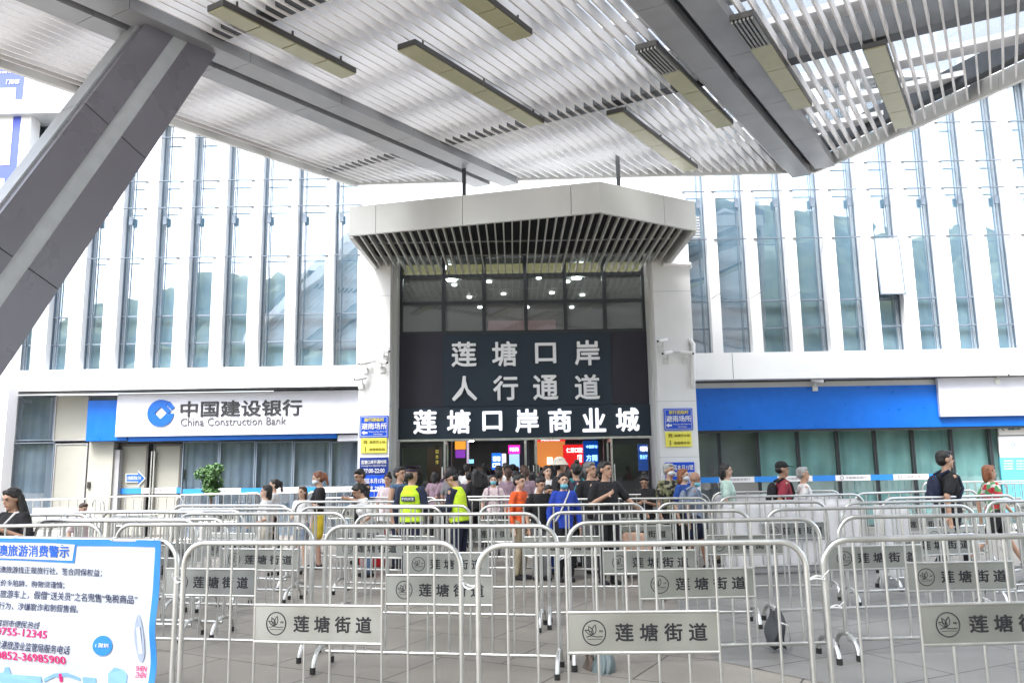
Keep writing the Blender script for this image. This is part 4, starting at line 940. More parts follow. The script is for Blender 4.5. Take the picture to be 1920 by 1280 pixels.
# white sheets hung on the far rows, right of the middle
def sheet(p, q, z0, z1, label, off=0.035, seed=0):
    d = (q - p); L = d.length; d.normalize(); nn = Vector((-d.y, d.x, 0)); mb = MB(); n = 40; v = []; f = []
    for j in range(9):
        for i in range(n + 1):
            u = i / n * L; z = z0 + (z1 - z0) * j / 8; w_ = 0.012 * math.sin(u * 9 + seed) + 0.01 * math.sin(u * 23 + z * 3 + seed)
            P = p + d * u + nn * (off + w_ * (1 - 0.5 * j / 8)); v.append((P.x, P.y, z))
    for j in range(8):
        for i in range(n): a = j * (n + 1) + i; f.append((a, a + 1, a + n + 2, a + n + 1))
    o = mb.add(v, f).build('white_sheet', mat('white_sheeting', (0.74, 0.74, 0.76), 0.55), None, 60); so_ = o.modifiers.new('thick', 'SOLIDIFY'); so_.thickness = 0.006
    return tag(o, label, 'sheet')
p, q = ENDS[(5, 3)]; sheet(p + (q - p) * 0.02, p + (q - p) * 0.98, 0.05, 1.14, 'white sheeting hung behind a far barrier, left piece', 0.05)
p, q = ENDS[(4, 4)]; sheet(p + (q - p) * 0.02, p + (q - p) * 0.97, 0.03, 1.12, 'white sheeting hung behind a far barrier, front piece', 0.04, 2)
p, q = ENDS[(4, 5)]; sheet(p + (q - p) * 0.0, p + (q - p) * 0.22, 0.03, 1.10, 'narrow white sheeting at the right end of the sheeted barriers', 0.04, 4)
a, b = WY(60, 945, 17.4), WY(178, 945, 17.4); sheet(Vector((a.x, 17.4, 0)), Vector((b.x, 17.4, 0)), 0.05, 1.0, 'pale sheeting hung on the far left barrier by the bank', 0.03, 5)
# white cable ties between neighbouring posts
TIES = [((0, 0), (0, 1), 0.92, 'white cable tie joining the banner barrier to its right neighbour'), ((0, 1), (0, 2), 0.92, 'white cable tie joining the two plate barriers at the middle of the front row'), ((0, 2), (0, 3), 0.95, 'white cable tie joining the two right barriers of the front row'), ((1, 2), (1, 3), 0.90, 'white cable tie joining two barriers in the middle of the second row'), ((1, 3), (1, 4), 0.42, 'white cable tie low between two barriers at the right of the second row')]
for A, B, z, label in TIES:
    a, b = ENDS[A][1], ENDS[B][0]; c = (a + b) / 2; d = (b - a); L = min(d.length / 2 + 0.03, 0.085); d.normalize(); nn = Vector((-d.y, d.x, 0))
    P = [c + d * (L * math.cos(t)) + nn * (0.035 * math.sin(t)) + Vector((0, 0, z + 0.01 * math.sin(t * 2))) for t in [2 * math.pi * k / 24 for k in range(24)]]
    mb = MB().tube(P, 0.006, 6, True); mb.tube([c - nn * 0.035 + Vector((0, 0, z)), c - nn * 0.06 + Vector((0, 0, z + 0.03)), c - nn * 0.06 + d * 0.05 + Vector((0, 0, z + 0.05))], 0.004, 5)
    tag(mb.build('cable_tie', TIE, None, 50), label, 'cable tie')

# ---------------------------------------------------------------- cloth warning banner on the left front barrier
p, q = ENDS[(0, 0)]; d = (p - q).normalized(); nn = Vector((d.y, -d.x, 0))
if nn.y > 0: nn = -nn
org = q + nn * 0.035
bn = empty('cloth_banner', org, math.atan2(-d.y, -d.x), label='white cloth travel warning banner with blue border, tied to the left front barrier', cat='banner')
xd = -d                                    # local +x runs to the right along the barrier
def bl(px, py):                            # photograph pixel -> banner coordinates (x, z)
    P = WP(px, py, nn, nn.dot(org)); return (P - org).dot(xd), P.z
def wr(x, z): return 0.010 * math.sin(x * 4 + z * 9 + 1.5 * math.sin(x * 2)) + 0.016 * noise.noise(Vector((x * 1.6 + z * 1.2, z * 3.0 - x, 5.3))) + 0.008 * noise.noise(Vector((x * 2.2, z * 2.5, 0.3))) + 0.004 * math.sin(x * 2 - z * 14)
BX1, BX0 = bl(297, 1120)[0], -2.05; BT, BB = bl(297, 1012)[1], 0.06
def clothrect(x0, x1, z0, z1, off, m, name, parent, nx=60, nz=40):
    v = []; f = []
    for j in range(nz + 1):
        for i in range(nx + 1):
            x, z = x0 + (x1 - x0) * i / nx, z0 + (z1 - z0) * j / nz; v.append((x, wr(x, z) - off, z))
    for j in range(nz):
        for i in range(nx): a = j * (nx + 1) + i; f.append((a, a + 1, a + nx + 2, a + nx + 1))
    o = MB().add(v, f).build(name, m, parent, 60); return o
CLOTH = mat('white_banner_cloth', (0.56, 0.60, 0.67), 0.55, noise_amt=0.03, bump=0.2, bump_scale=12)
SKYB = mat('banner_blue', (0.02, 0.22, 0.66), 0.5)
o = clothrect(BX0, BX1, BB, BT, 0.0, CLOTH, 'cloth', bn, 90, 60); sm = o.modifiers.new('thick', 'SOLIDIFY'); sm.thickness = 0.003
clothrect(BX1 - 0.055, BX1 - 0.001, BB, BT, 0.004, SKYB, 'border', bn, 6, 60); clothrect(BX0, BX1 - 0.056, BT - 0.05, BT - 0.001, 0.004, SKYB, 'border', bn, 80, 6)
def btext(body, x0, x1, y0, y1, m, bold=0.0, shear=0.0, par=None, off=0.008):
    a, z1 = bl(x0, y0); a2, _ = bl(x0, y1); b, _ = bl(x1, (y0 + y1) / 2); zt = bl(x1, y0)[1]; zb = bl(x1, y1)[1]
    o = text(body, a, b, zb, zt, -off, m, par or bn, bold=bold, depth=0.002, shear=shear)
    for v in o.data.vertices: v.co.y += wr(v.co.x, v.co.z)
    return o
def bpoly(pts, m, name, off=0.007, th=0.002):
    P = [bl(*c) for c in pts]; return MB().prism([(x, wr(x, z) - off, z) for x, z in P], (0, th, 0)).build(name, m, bn)
CREAM = mat('cream_paper_print', (0.66, 0.64, 0.60), 0.5)
bpoly([(-60, 1017), (100, 1019), (146, 1022), (141, 1055), (60, 1051), (-60, 1046)], SKYB, 'title_shadow', 0.005)
bpoly([(-60, 1015), (100, 1017), (144, 1020), (138, 1050), (60, 1048), (-60, 1043)], CREAM, 'title_paper', 0.008)
btext('港澳旅游消费警示', -19, 134, 1022, 1045, INKBLUE, 0.018, off=0.012)
btext('赴港澳旅游找正规旅行社，签合同保权益；', -24, 195, 1066, 1081, INKNAVY)
btext('低价多陷阱，购物须谨慎；', -11, 121, 1090, 1104, INKNAVY)
btext('在旅游车上，假借“送关员”之名兜售“免税商品”', -12, 259, 1115, 1132, INKNAVY)
btext('等行为，涉嫌欺诈和制假售假。', -12, 147, 1134, 1149, INKNAVY)
btext('深圳市便民热线', -6, 78, 1164, 1178, INKNAVY, 0, 0.2)
btext('0755-12345', -6, 94, 1180, 1195, PINK, 0.012)
btext('香港旅游业监管局服务电话', -9, 138, 1208, 1225, INKNAVY, 0, 0.2)
btext('00852-36985900', -17, 128, 1228, 1244, PINK, 0.012)
btext('SHEN', 253, 272, 1249, 1259, PINK, 0.0); btext('ZHEN', 253, 272, 1261, 1271, PINK, 0.0)
c = [(195 + 17 * math.cos(a), 1209 + 19 * math.sin(a)) for a in [2 * math.pi * k / 28 for k in range(28)]]; bpoly(c, SKYB, 'blue_disc'); btext('i 深圳', 184, 206, 1205, 1213, WHITEP, 0.01, off=0.0105)
tw = [(262 + 9 * math.cos(a) * (1 if math.sin(a) > 0 else abs(math.cos(a)) ** 0.3), 1196 + 46 * math.sin(a)) for a in [2 * math.pi * k / 28 for k in range(28)]]
bpoly(tw, mat('pale_steel_print', (0.36, 0.42, 0.55), 0.5), 'tower_print'); bpoly([(258, 1175), (265, 1173), (266, 1225), (258, 1226)], CLOTH, 'tower_glint', 0.0095)
SKL = mat('pale_blue_print', (0.20, 0.40, 0.62), 0.5)
for pts in ([(-20, 1262), (5, 1260), (8, 1250), (16, 1250), (18, 1264), (40, 1266), (75, 1268), (76, 1284), (-20, 1284)], [(80, 1272), (100, 1262), (125, 1260), (150, 1270), (150, 1276), (125, 1267), (100, 1269), (80, 1279)], [(155, 1268), (180, 1270), (180, 1286), (155, 1286)], [(203, 1262), (214, 1250), (230, 1255), (238, 1265), (238, 1288), (203, 1288)]): bpoly(pts, SKL, 'skyline_print')
bpoly([(110, 1262), (116, 1262), (116, 1278), (110, 1278)], PINK, 'skyline_print')
for px in (28, 110, 212, 291):
    x, z = bl(px, 1008 + px * 0.02); MB().tube([(x + 0.02 * math.cos(a), 0.03 + 0.035 * math.sin(a), z + 0.0 + 0.02 * math.cos(a + 1)) for a in [2 * math.pi * k / 12 for k in range(12)]], 0.004, 5, True).build('tie_cord', TIE, bn)

# bags hanging on the second row
def drape(name, px, py0, py1, Y, wpx, m, label, cat):
    c = WY(px, py0, Y); b_ = WY(px, py1, Y); L = c.z - b_.z; W = wpx / FPX * Y; v = []; f = []; nx, nz = 14, 16
    for side in (0, 1):
        for j in range(nz + 1):
            for i in range(nx + 1):
                u = i / nx * 2 - 1; t = j / nz; x = u * W / 2 * (0.62 + 0.38 * t) + 0.02 * math.sin(t * 6 + side); y = (-1 if side == 0 else 1) * (0.03 + 0.09 * math.sin(math.pi * min(1, t * 0.9)) * (1 - u * u) ** 0.5) + 0.012 * math.sin(u * 9 + t * 3); v.append((x, y, -L * t + 0.015 * math.sin(u * 5)))
    n1 = (nx + 1) * (nz + 1)
    for s_ in (0, 1):
        for j in range(nz):
            for i in range(nx): a = s_ * n1 + j * (nx + 1) + i; f.append((a, a + 1, a + nx + 2, a + nx + 1))
    for i in range(nx): f.append((i, i + 1, n1 + i + 1, n1 + i)); a = nz * (nx + 1) + i; f.append((a, a + 1, n1 + a + 1, n1 + a))
    for j in range(nz): a = j * (nx + 1); f.append((a, a + nx + 1, n1 + a + nx + 1, n1 + a)); b2 = a + nx; f.append((b2, b2 + nx + 1, n1 + b2 + nx + 1, n1 + b2))
    o = MB().add(v, f).build(name, m, None, 70, c); return tag(o, label, cat)
drape('plastic_bag', 1130, 1214, 1300, 6.95, 46, mat('grey_teal_plastic', (0.11, 0.15, 0.155), 0.35, noise_amt=0.2, bump=0.4, bump_scale=9), 'crumpled grey teal plastic bag draped on the low rail in the second row', 'bag')
drape('sack', 1103, 1226, 1292, 7.05, 22, mat('brown_sack', (0.10, 0.08, 0.065), 0.8, noise_amt=0.3), 'small dark brown sack hanging beside the grey teal plastic bag', 'sack')
drape('dark_bag', 1452, 1142, 1212, 7.5, 34, mat('dark_grey_fabric', (0.05, 0.055, 0.06), 0.8, noise_amt=0.3), 'dark grey bag standing behind the barrier feet at the middle right', 'bag')
c = WZ(1480, 1165, 0.3); tag(MB().tube([WZ(1462, 1166, 0.45), WZ(1478, 1172, 0.42), WZ(1481, 1190, 0.2), WZ(1483, 1208, 0.02)], 0.006, 6).build('power_cable', TIE, None, 50), 'white cable dangling beside the dark grey bag', 'cable')

# ---------------------------------------------------------------- people
SKIN = [mat('skin_%s' % n, c, 0.5, noise_amt=0.06, noise_scale=8) for n, c in (('light', (0.60, 0.39, 0.29)), ('medium', (0.50, 0.30, 0.21)), ('tan', (0.38, 0.22, 0.15)))]
def hairmat(n, c): return mat('hair_' + n, c, 0.45, noise_amt=0.4, noise_scale=14, bump=0.5, bump_scale=50, stretch=(1, 1, 0.2))
HAIR = {'black': hairmat('black', (0.012, 0.010, 0.010)), 'brown': hairmat('brown', (0.06, 0.03, 0.02)), 'red': hairmat('reddish', (0.22, 0.08, 0.035)), 'grey': hairmat('grey', (0.14, 0.14, 0.14)), 'white': hairmat('greywhite', (0.30, 0.30, 0.30))}
def cloth(n, c): return mat('fabric_' + n, c, 0.85, noise_amt=0.22, noise_scale=7, bump=1.0, bump_scale=11)
FAB = {k: cloth(k, c) for k, c in dict(black=(0.014, 0.014, 0.017), white=(0.74, 0.73, 0.73), navy=(0.014, 0.02, 0.05), denim=(0.09, 0.15, 0.26), yellow=(0.80, 0.62, 0.05), pinkwhite=(0.72, 0.58, 0.60), orange=(0.80, 0.12, 0.03), red=(0.55, 0.02, 0.03), blue=(0.02, 0.06, 0.42), mint=(0.52, 0.70, 0.62), maroon=(0.26, 0.03, 0.05), greyblue=(0.22, 0.27, 0.36), mauve=(0.30, 0.21, 0.26), plum=(0.09, 0.06, 0.10), camo=(0.15, 0.17, 0.07), teal=(0.02, 0.20, 0.22), peach=(0.72, 0.46, 0.34), grey=(0.20, 0.20, 0.21), khaki=(0.40, 0.34, 0.24), royal=(0.02, 0.07, 0.30), lime=(0.62, 0.95, 0.04), cream=(0.62, 0.58, 0.50)).items()}
EYE_M = mat('eye_dark', (0.01, 0.008, 0.008), 0.2); LIP = mat('lip', (0.34, 0.12, 0.10), 0.5); MASKM = mat('face_mask', (0.70, 0.74, 0.78), 0.7); MASKB = mat('blue_face_mask', (0.18, 0.50, 0.62), 0.7)
def spotted(n, a, b, c, scale):
    m = bpy.data.materials.new(n); m.use_nodes = True; t = m.node_tree; p = t.nodes['Principled BSDF']; p.inputs['Roughness'].default_value = 0.85
    tc = t.nodes.new('ShaderNodeTexCoord'); v = t.nodes.new('ShaderNodeTexVoronoi'); v.inputs['Scale'].default_value = scale; t.links.new(tc.outputs['Object'], v.inputs['Vector'])
    sp = t.nodes.new('ShaderNodeSeparateColor'); t.links.new(v.outputs['Color'], sp.inputs[0]); r = t.nodes.new('ShaderNodeValToRGB'); r.color_ramp.interpolation = 'CONSTANT'
    r.color_ramp.elements[0].color = (*a, 1); r.color_ramp.elements[1].position = 0.4; r.color_ramp.elements[1].color = (*b, 1); e = r.color_ramp.elements.new(0.72); e.color = (*c, 1)
    t.links.new(sp.outputs[0], r.inputs[0]); t.links.new(r.outputs[0], p.inputs['Base Color']); FAB[n] = m
spotted('floral', (0.55, 0.03, 0.05), (0.10, 0.30, 0.12), (0.75, 0.72, 0.68), 16); spotted('camoprint', (0.02, 0.022, 0.02), (0.16, 0.17, 0.08), (0.33, 0.32, 0.22), 22)

def remeshed(mb, name, m, parent, voxel, smooth_it=4):
    me = mb.mesh(name, m); o = bpy.data.objects.new(name, me); COL.objects.link(o)
    r = o.modifiers.new('r', 'REMESH'); r.mode = 'VOXEL'; r.voxel_size = voxel; r.use_smooth_shade = True
    s_ = o.modifiers.new('s', 'SMOOTH'); s_.factor = 0.5; s_.iterations = smooth_it
    bpy.context.view_layer.update(); dg = bpy.context.evaluated_depsgraph_get(); n = bpy.data.meshes.new_from_object(o.evaluated_get(dg)); n.name = name
    bpy.data.objects.remove(o); bpy.data.meshes.remove(me); n.materials.clear(); n.materials.append(m)
    for p in n.polygons: p.use_smooth = True
    return link(name, n, parent)

def person(px, py, Y, face, label, top='black', bottom='navy', hair='black', style='short', skin=1, female=False, pose=('down', 'down'), nod=0.0, turn=0.0, lean=0.0, walk=0.0, sleeve='short', shorts=False, hat=None, mask=None, bag=None, held=None, group=None, vest=None, voxel=0.0095, build_scale=1.0, rootname='person', shoes='black', extra=None, height=None):
    """a standing or walking figure; face: 0 looks at the camera, 90 to the right of the photo, 180 away, -90 left"""
    P = WY(px, py, Y); Ht = height or max(1.0, min(1.86, P.z)); k = Ht / 1.72
    root = empty(rootname, (P.x, P.y, 0), math.radians(face), label=label, cat='person', group=group)
    hipz = 0.90; Hm = Matrix.Translation((0, 0, hipz)) @ Matrix.Rotation(lean, 4, 'X') @ Matrix.Translation((0, 0, -hipz))
    Nk = Hm @ Matrix.Translation((0, 0.01, 1.46)) @ Matrix.Rotation(turn, 4, 'Z') @ Matrix.Rotation(nod, 4, 'X') @ Matrix.Translation((0, -0.01, -1.46))
    sh = 0.165 if female else 0.19; bs = 0.93 if female else 1.0
    U = lambda p: Hm @ Vector(p)
    b = MB(); t = MB(); c = MB(); shoe = MB()
    def add(mb, M, other):
        n = len(mb.v); mb.v += [tuple(M @ Vector(q)) for q in other.v]; mb.f += [tuple(i + n for i in f) for f in other.f]
    # torso and neck
    tor = MB().loft([(0.86, 0, 0.0, 0.145, 0.105), (0.93, 0, 0.0, 0.16 * bs, 0.115), (1.05, 0, -0.005, 0.135 * bs, 0.10), (1.2, 0, -0.01, 0.155 * bs, 0.11), (1.32, 0, 0.0, 0.165 * bs, 0.11), (1.40, 0, 0.01, 0.14 * bs, 0.085), (1.44, 0, 0.015, 0.07, 0.06)], 16)
    tor.cap((0, 0.015, 1.40), 0.058, (0, 0.0, 1.51), 0.05); add(b, Hm, tor)
    shirt = MB().loft([(0.84, 0, 0.0, 0.175 * bs, 0.13), (0.93, 0, 0.0, 0.172 * bs, 0.127), (1.05, 0, -0.005, 0.155 * bs, 0.12), (1.2, 0, -0.012, 0.172 * bs, 0.127), (1.32, 0, 0.0, 0.178 * bs, 0.122), (1.40, 0, 0.01, 0.155 * bs, 0.098), (1.437, 0, 0.012, 0.085, 0.07)], 18)
    if female: shirt.ell((0.07, -0.10, 1.22), (0.06, 0.05, 0.06)).ell((-0.07, -0.10, 1.22), (0.06, 0.05, 0.06))
    hands = []
    for s_, ps in ((1, pose[0]), (-1, pose[1])):
        S0 = Vector((s_ * sh, 0.005, 1.375))
        E_, W_ = {'down': ((0.245, 0.03, 1.10), (0.25, -0.04, 0.86)), 'swingf': ((0.235, -0.03, 1.11), (0.23, -0.20, 0.92)), 'swingb': ((0.24, 0.13, 1.12), (0.24, 0.12, 0.87)), 'phone': ((0.22, -0.06, 1.11), (0.07, -0.27, 1.17)), 'chest': ((0.24, 0.0, 1.12), (0.10, -0.24, 1.25)), 'rail': ((0.33, -0.05, 1.16), (0.50, -0.12, 1.02)), 'carry': ((0.24, 0.04, 1.11), (0.19, -0.20, 1.00)), 'eat': ((0.22, -0.10, 1.14), (0.05, -0.20, 1.36))}[ps]
        E_ = Vector((E_[0] * s_, E_[1], E_[2])); W_ = Vector((W_[0] * s_, W_[1], W_[2])); 
        arm = MB().cap(S0, 0.052 * bs, E_, 0.040 * bs).cap(E_, 0.040 * bs, W_, 0.027 * bs)
        dv = (W_ - E_).normalized(); rf = Vector((s_, 0, 0)) - dv * dv.x * s_
        if rf.length < 0.2: rf = Vector((0, -1, 0))
        rf.normalize(); pn = dv.cross(rf).normalized()      # hand: palm, four fingers, thumb
        arm.cap(W_ - dv * 0.01, 0.026, W_ + dv * 0.075, 0.034, flat=0.5, ref=rf)
        curl = 0.5 if ps == 'down' or ps.startswith('swing') else 1.1
        nrm_ = rf * -s_
        for fi, (off, ln) in enumerate(((0.024, 0.066), (0.008, 0.075), (-0.008, 0.07), (-0.023, 0.055))):
            a0 = W_ + dv * 0.085 + pn * off; d1 = (dv + nrm_ * curl * 0.35).normalized(); a1 = a0 + d1 * ln * 0.55; d2 = (dv + nrm_ * curl).normalized(); a2 = a1 + d2 * ln * 0.5
            arm.cap(a0, 0.0095, a1, 0.009, 8).cap(a1, 0.009, a2, 0.0075, 8)
        th0 = W_ + dv * 0.03 + pn * 0.026; th1 = th0 + (dv * 0.6 + pn * 0.7 + nrm_ * 0.4).normalized() * 0.04; arm.cap(th0, 0.012, th1, 0.010, 8).cap(th1, 0.010, th1 + (dv + nrm_ * 0.5).normalized() * 0.028, 0.008, 8)
        add(b, Hm, arm); hands.append(U(W_ + dv * 0.09))
        if sleeve == 'short': E2 = S0.lerp(E_, 0.72); shirt.cap(S0 + Vector((-0.02 * s_, 0, 0)), 0.070, E2, 0.066)
        elif sleeve == 'long': shirt.cap(S0 + Vector((-0.02 * s_, 0, 0)), 0.070, E_, 0.056).cap(E_, 0.056, E_.lerp(W_, 0.95), 0.042)
        else: shirt.cap(S0 + Vector((-0.05 * s_, 0, 0)), 0.06, S0, 0.055)
    add(t, Hm, shirt)
    # head
    hd = MB().ell((0, 0.012, 1.622), (0.078, 0.096, 0.10), seg=16, rings=12).ell((0, -0.022, 1.555), (0.060, 0.070, 0.075), seg=14, rings=10).cap((0, -0.085, 1.615), 0.011, (0, -0.100, 1.585), 0.015, 8).ell((0, -0.070, 1.503), (0.026, 0.02, 0.02))
    hd.ell((0.079, 0.015, 1.60), (0.012, 0.022, 0.034)).ell((-0.079, 0.015, 1.60), (0.012, 0.022, 0.034)).cap((0, 0.0, 1.44), 0.052, (0, 0.0, 1.53), 0.055).ell((0, -0.078, 1.638), (0.05, 0.016, 0.012))
    add(b, Nk, hd)
    # legs
    for s_, w_ in ((1, walk), (-1, -walk)):
        h0 = Vector((s_ * 0.088, 0.0, 0.90)); kn = Vector((s_ * 0.09, -0.02 - 0.5 * w_ * 0.55, 0.48 + abs(w_) * 0.02)); an = Vector((s_ * 0.09, 0.02 - 1.0 * w_ * 0.62 + (0.12 * abs(w_) if w_ < 0 else 0), 0.085 + (0.10 * abs(w_) if w_ < 0 else 0)))
        b.cap(h0, 0.088, kn, 0.055).cap(kn, 0.054, an, 0.036).cap(an + Vector((0, 0.025, -0.045)), 0.034, an + Vector((0, -0.15, -0.055)), 0.028, flat=0.9)
        shoe.cap(an + Vector((0, 0.03, -0.045)), 0.043, an + Vector((0, -0.16, -0.052)), 0.036)
        if shorts: c.cap(h0, 0.108, h0.lerp(kn, 0.72), 0.092)
        else: c.cap(h0, 0.105, kn, 0.075).cap(kn, 0.075, an + Vector((0, 0, 0.02)), 0.056)
    c.loft([(0.84, 0, 0.0, 0.15, 0.112), (0.9, 0, 0.0, 0.168, 0.122), (0.98, 0, 0.0, 0.155, 0.115)], 16)
    for mb in (b, t, c, shoe):
        for i, q in enumerate(mb.v): mb.v[i] = (q[0] * k, q[1] * k, q[2] * k)
    body = remeshed(b, 'body', SKIN[skin], root, voxel)
    remeshed(t, 'jacket' if sleeve == 'long' else 'shirt', FAB[top], root, voxel * 1.3); remeshed(c, 'shorts' if shorts else 'trousers', FAB[bottom], root, voxel * 1.3); remeshed(shoe, 'shoes', FAB[shoes], root, voxel * 1.2, 2)
    SK = Matrix.Scale(k, 4); HK = SK @ Nk; TK = SK @ Hm
    def put(mb, name, m, M, vox=None, smo=45):
        mb.v = [tuple(M @ Vector(q)) for q in mb.v]
        return remeshed(mb, name, m, root, vox, 3) if vox else mb.build(name, m, root, smo)
    # face
    f = MB()
    for s_ in (1, -1): f.ell((s_ * 0.031, -0.080, 1.612), (0.015, 0.008, 0.007), seg=8, rings=6)
    put(f, 'eyes', EYE_M, HK); f = MB()
    for s_ in (1, -1): f.cap((s_ * 0.017, -0.0925, 1.636), 0.0045, (s_ * 0.046, -0.081, 1.637), 0.004, 6)
    if style != 'bald': put(f, 'eyebrows', HAIR[hair], HK)
    if mask is None: put(MB().cap((-0.02, -0.088, 1.540), 0.007, (0.02, -0.088, 1.540), 0.007, 8), 'mouth', LIP, HK)
    else:
        dz = -0.04 if mask == 'low' else 0.0
        put(MB().ell((0, -0.040, 1.553 + dz), (0.066, 0.072, 0.052), seg=14, rings=10), 'face_mask', MASKB if mask in ('low', 'blue') else MASKM, HK)
    # hair
    hm = MB(); 
    if style != 'bald' and hat is None: hm.ell((0, 0.030, 1.645), (0.088, 0.100, 0.090), seg=16, rings=12).ell((0, 0.050, 1.60), (0.084, 0.078, 0.085))
    elif style != 'bald': hm.ell((0, 0.045, 1.60), (0.083, 0.075, 0.07))
    if style == 'short' and hat is None: hm.ell((0, -0.025, 1.695), (0.066, 0.062, 0.035)).ell((0.03, -0.03, 1.70), (0.035, 0.04, 0.028))
    if style in ('long', 'bob', 'pony', 'bun'): hm.cap((0.025, -0.045, 1.695), 0.03, (0.082, -0.005, 1.64), 0.022).cap((-0.025, -0.045, 1.695), 0.03, (-0.082, -0.005, 1.64), 0.022)
    if style == 'long':
        for a, bq in ((0.092, 0.115), (-0.092, -0.115)): hm.cap((a, 0.03, 1.60), 0.030, (bq, 0.0, 1.36), 0.036, flat=0.7)
        hm.cap((0, 0.075, 1.60), 0.075, (0, 0.105, 1.34), 0.085, flat=0.5).cap((0.06, 0.06, 1.6), 0.05, (0.075, 0.07, 1.35), 0.05).cap((-0.06, 0.06, 1.6), 0.05, (-0.075, 0.07, 1.35), 0.05)
    if style == 'bob':
        for a in (0.09, -0.09): hm.cap((a, 0.03, 1.60), 0.028, (a, 0.025, 1.51), 0.030, flat=0.7)
        hm.cap((0, 0.075, 1.60), 0.08, (0, 0.075, 1.50), 0.075, flat=0.6)
    if style == 'pony': hm.ell((0, 0.13, 1.65), (0.035, 0.035, 0.035)).cap((0, 0.145, 1.64), 0.034, (0, 0.165, 1.46), 0.022)
    if style == 'bun': hm.ell((0, 0.06, 1.745), (0.05, 0.05, 0.042))
    if hm.v: put(hm, 'hair', HAIR[hair], HK, voxel * 1.1)
    if hat == 'cap': put(MB().ell((0, 0.015, 1.665), (0.092, 0.108, 0.078), seg=16).cap((0, -0.07, 1.662), 0.068, (0, -0.155, 1.645), 0.05, flat=0.12, ref=(0, 0, 1)), 'cap', FAB['black'], HK, voxel)
    if hat == 'bucket': put(MB().ell((0, 0.01, 1.69), (0.092, 0.10, 0.07), seg=16).tube([(0, 0.01, 1.695), (0, 0.01, 1.625)], [0.095, 0.15], 20), 'bucket_hat', FAB['cream'], HK)
    if hat == 'police':
        put(MB().tube([(0, 0.01, 1.655), (0, 0.01, 1.70)], [0.094, 0.097], 20).tube([(0, 0.0, 1.70), (0, -0.005, 1.735), (0, -0.005, 1.745)], [0.10, 0.135, 0.12], 20).cap((0, -0.08, 1.655), 0.06, (0, -0.125, 1.64), 0.05, flat=0.1, ref=(0, 0, 1)), 'peaked_cap', mat('police_cap', (0.035, 0.022, 0.045), 0.6), HK)
    if vest:
        v = MB().loft([(0.90, 0, 0.0, 0.190 * bs, 0.145), (1.05, 0, -0.005, 0.175 * bs, 0.138), (1.2, 0, -0.012, 0.188 * bs, 0.142), (1.32, 0, 0.0, 0.175 * bs, 0.137), (1.41, 0, 0.012, 0.13 * bs, 0.10), (1.447, 0, 0.014, 0.088, 0.076)], 18)
        vo = put(v, 'hi_vis_vest', FAB['lime'], TK, voxel * 1.2)
        w2 = MB().loft([(0.985, 0, 0, 0.190 * bs, 0.147), (1.03, 0, 0, 0.187 * bs, 0.146)], 18); put(w2, 'reflective_band', mat('silver_reflective', (0.6, 0.62, 0.62), 0.3), TK)
        if vest != 'plain':
            pl = MB().box(-0.11, 0.11, 0.142, 0.152, 1.215, 1.285); put(pl, 'back_panel', INKNAVY, TK)
            o = text('POLICE', -0.095, 0.095, 1.232, 1.27, 0.0, WHITEP, root, bold=0.02, depth=0.004); o.data.transform(TK @ Matrix.Translation((0, 0.154, 0)) @ Matrix.Rotation(math.pi, 4, 'Z'))
    if bag == 'backpack' or bag in FAB:
        m = FAB['black'] if bag == 'backpack' else FAB[bag]
        put(MB().ell((0, 0.185, 1.20), (0.135, 0.085, 0.20), seg=14, rings=10).ell((0, 0.25, 1.12), (0.10, 0.05, 0.09)), 'backpack', m, TK, voxel * 1.3)
        sr = MB()
        for s_ in (1, -1): sr.tube([(s_ * 0.10, 0.13, 1.40), (s_ * 0.105, 0.03, 1.455), (s_ * 0.11, -0.10, 1.37), (s_ * 0.12, -0.135, 1.22), (s_ * 0.15, -0.06, 1.08)], 0.022, 6)
        put(sr, 'backpack_straps', m, TK)
    if bag == 'strap': put(MB().tube([(0.10, 0.06, 1.45), (0.08, -0.06, 1.43), (-0.02, -0.152, 1.26), (-0.12, -0.14, 1.05), (-0.17, 0.0, 0.92)], 0.014, 6), 'shoulder_strap', FAB['white'], TK)
    if bag == 'handbag': put(MB().ell((-0.26, 0.02, 0.80), (0.06, 0.13, 0.11)).tube([(-0.26, -0.08, 0.9), (-0.22, -0.02, 1.2), (-0.17, 0.01, 1.44), (-0.22, 0.06, 1.2), (-0.26, 0.1, 0.9)], 0.012, 6), 'handbag', FAB['khaki'], TK, voxel * 1.3)
    if held:
        hp = hands[0]; M = SK @ Matrix.Translation(hp)
        if held == 'phone': h_ = MB().box(-0.036, 0.036, -0.045, -0.036, -0.03, 0.12, Matrix.Rotation(-0.5, 4, 'X')); nm, mm, la = 'phone', RUBBER, 'phone'
        elif held == 'towel': h_ = MB().ell((0, -0.03, 0.03), (0.045, 0.03, 0.12)); nm, mm, la = 'folded_towel', mat('green_towel', (0.35, 0.45, 0.08), 0.8), 'towel'
        o = h_; o.v = [tuple(M @ Vector(q)) for q in o.v]
        ob = o.build(nm, mm, None, 45); ob.location = root.location; ob.rotation_euler = root.rotation_euler
        tag(ob, {'phone': 'black phone held by the ' + label.split(' ', 1)[1][:60].rsplit(' ', 1)[0], 'towel': 'folded green towel held up by the man in plain black'}[la] if False else held_label(la, label), la)
    if extra: extra(root, TK)
    return root
def held_label(kind, label):
    w_ = label.split(); return ' '.join((['black phone held by'] if kind == 'phone' else ['rolled green towel held by']) + w_[:9])

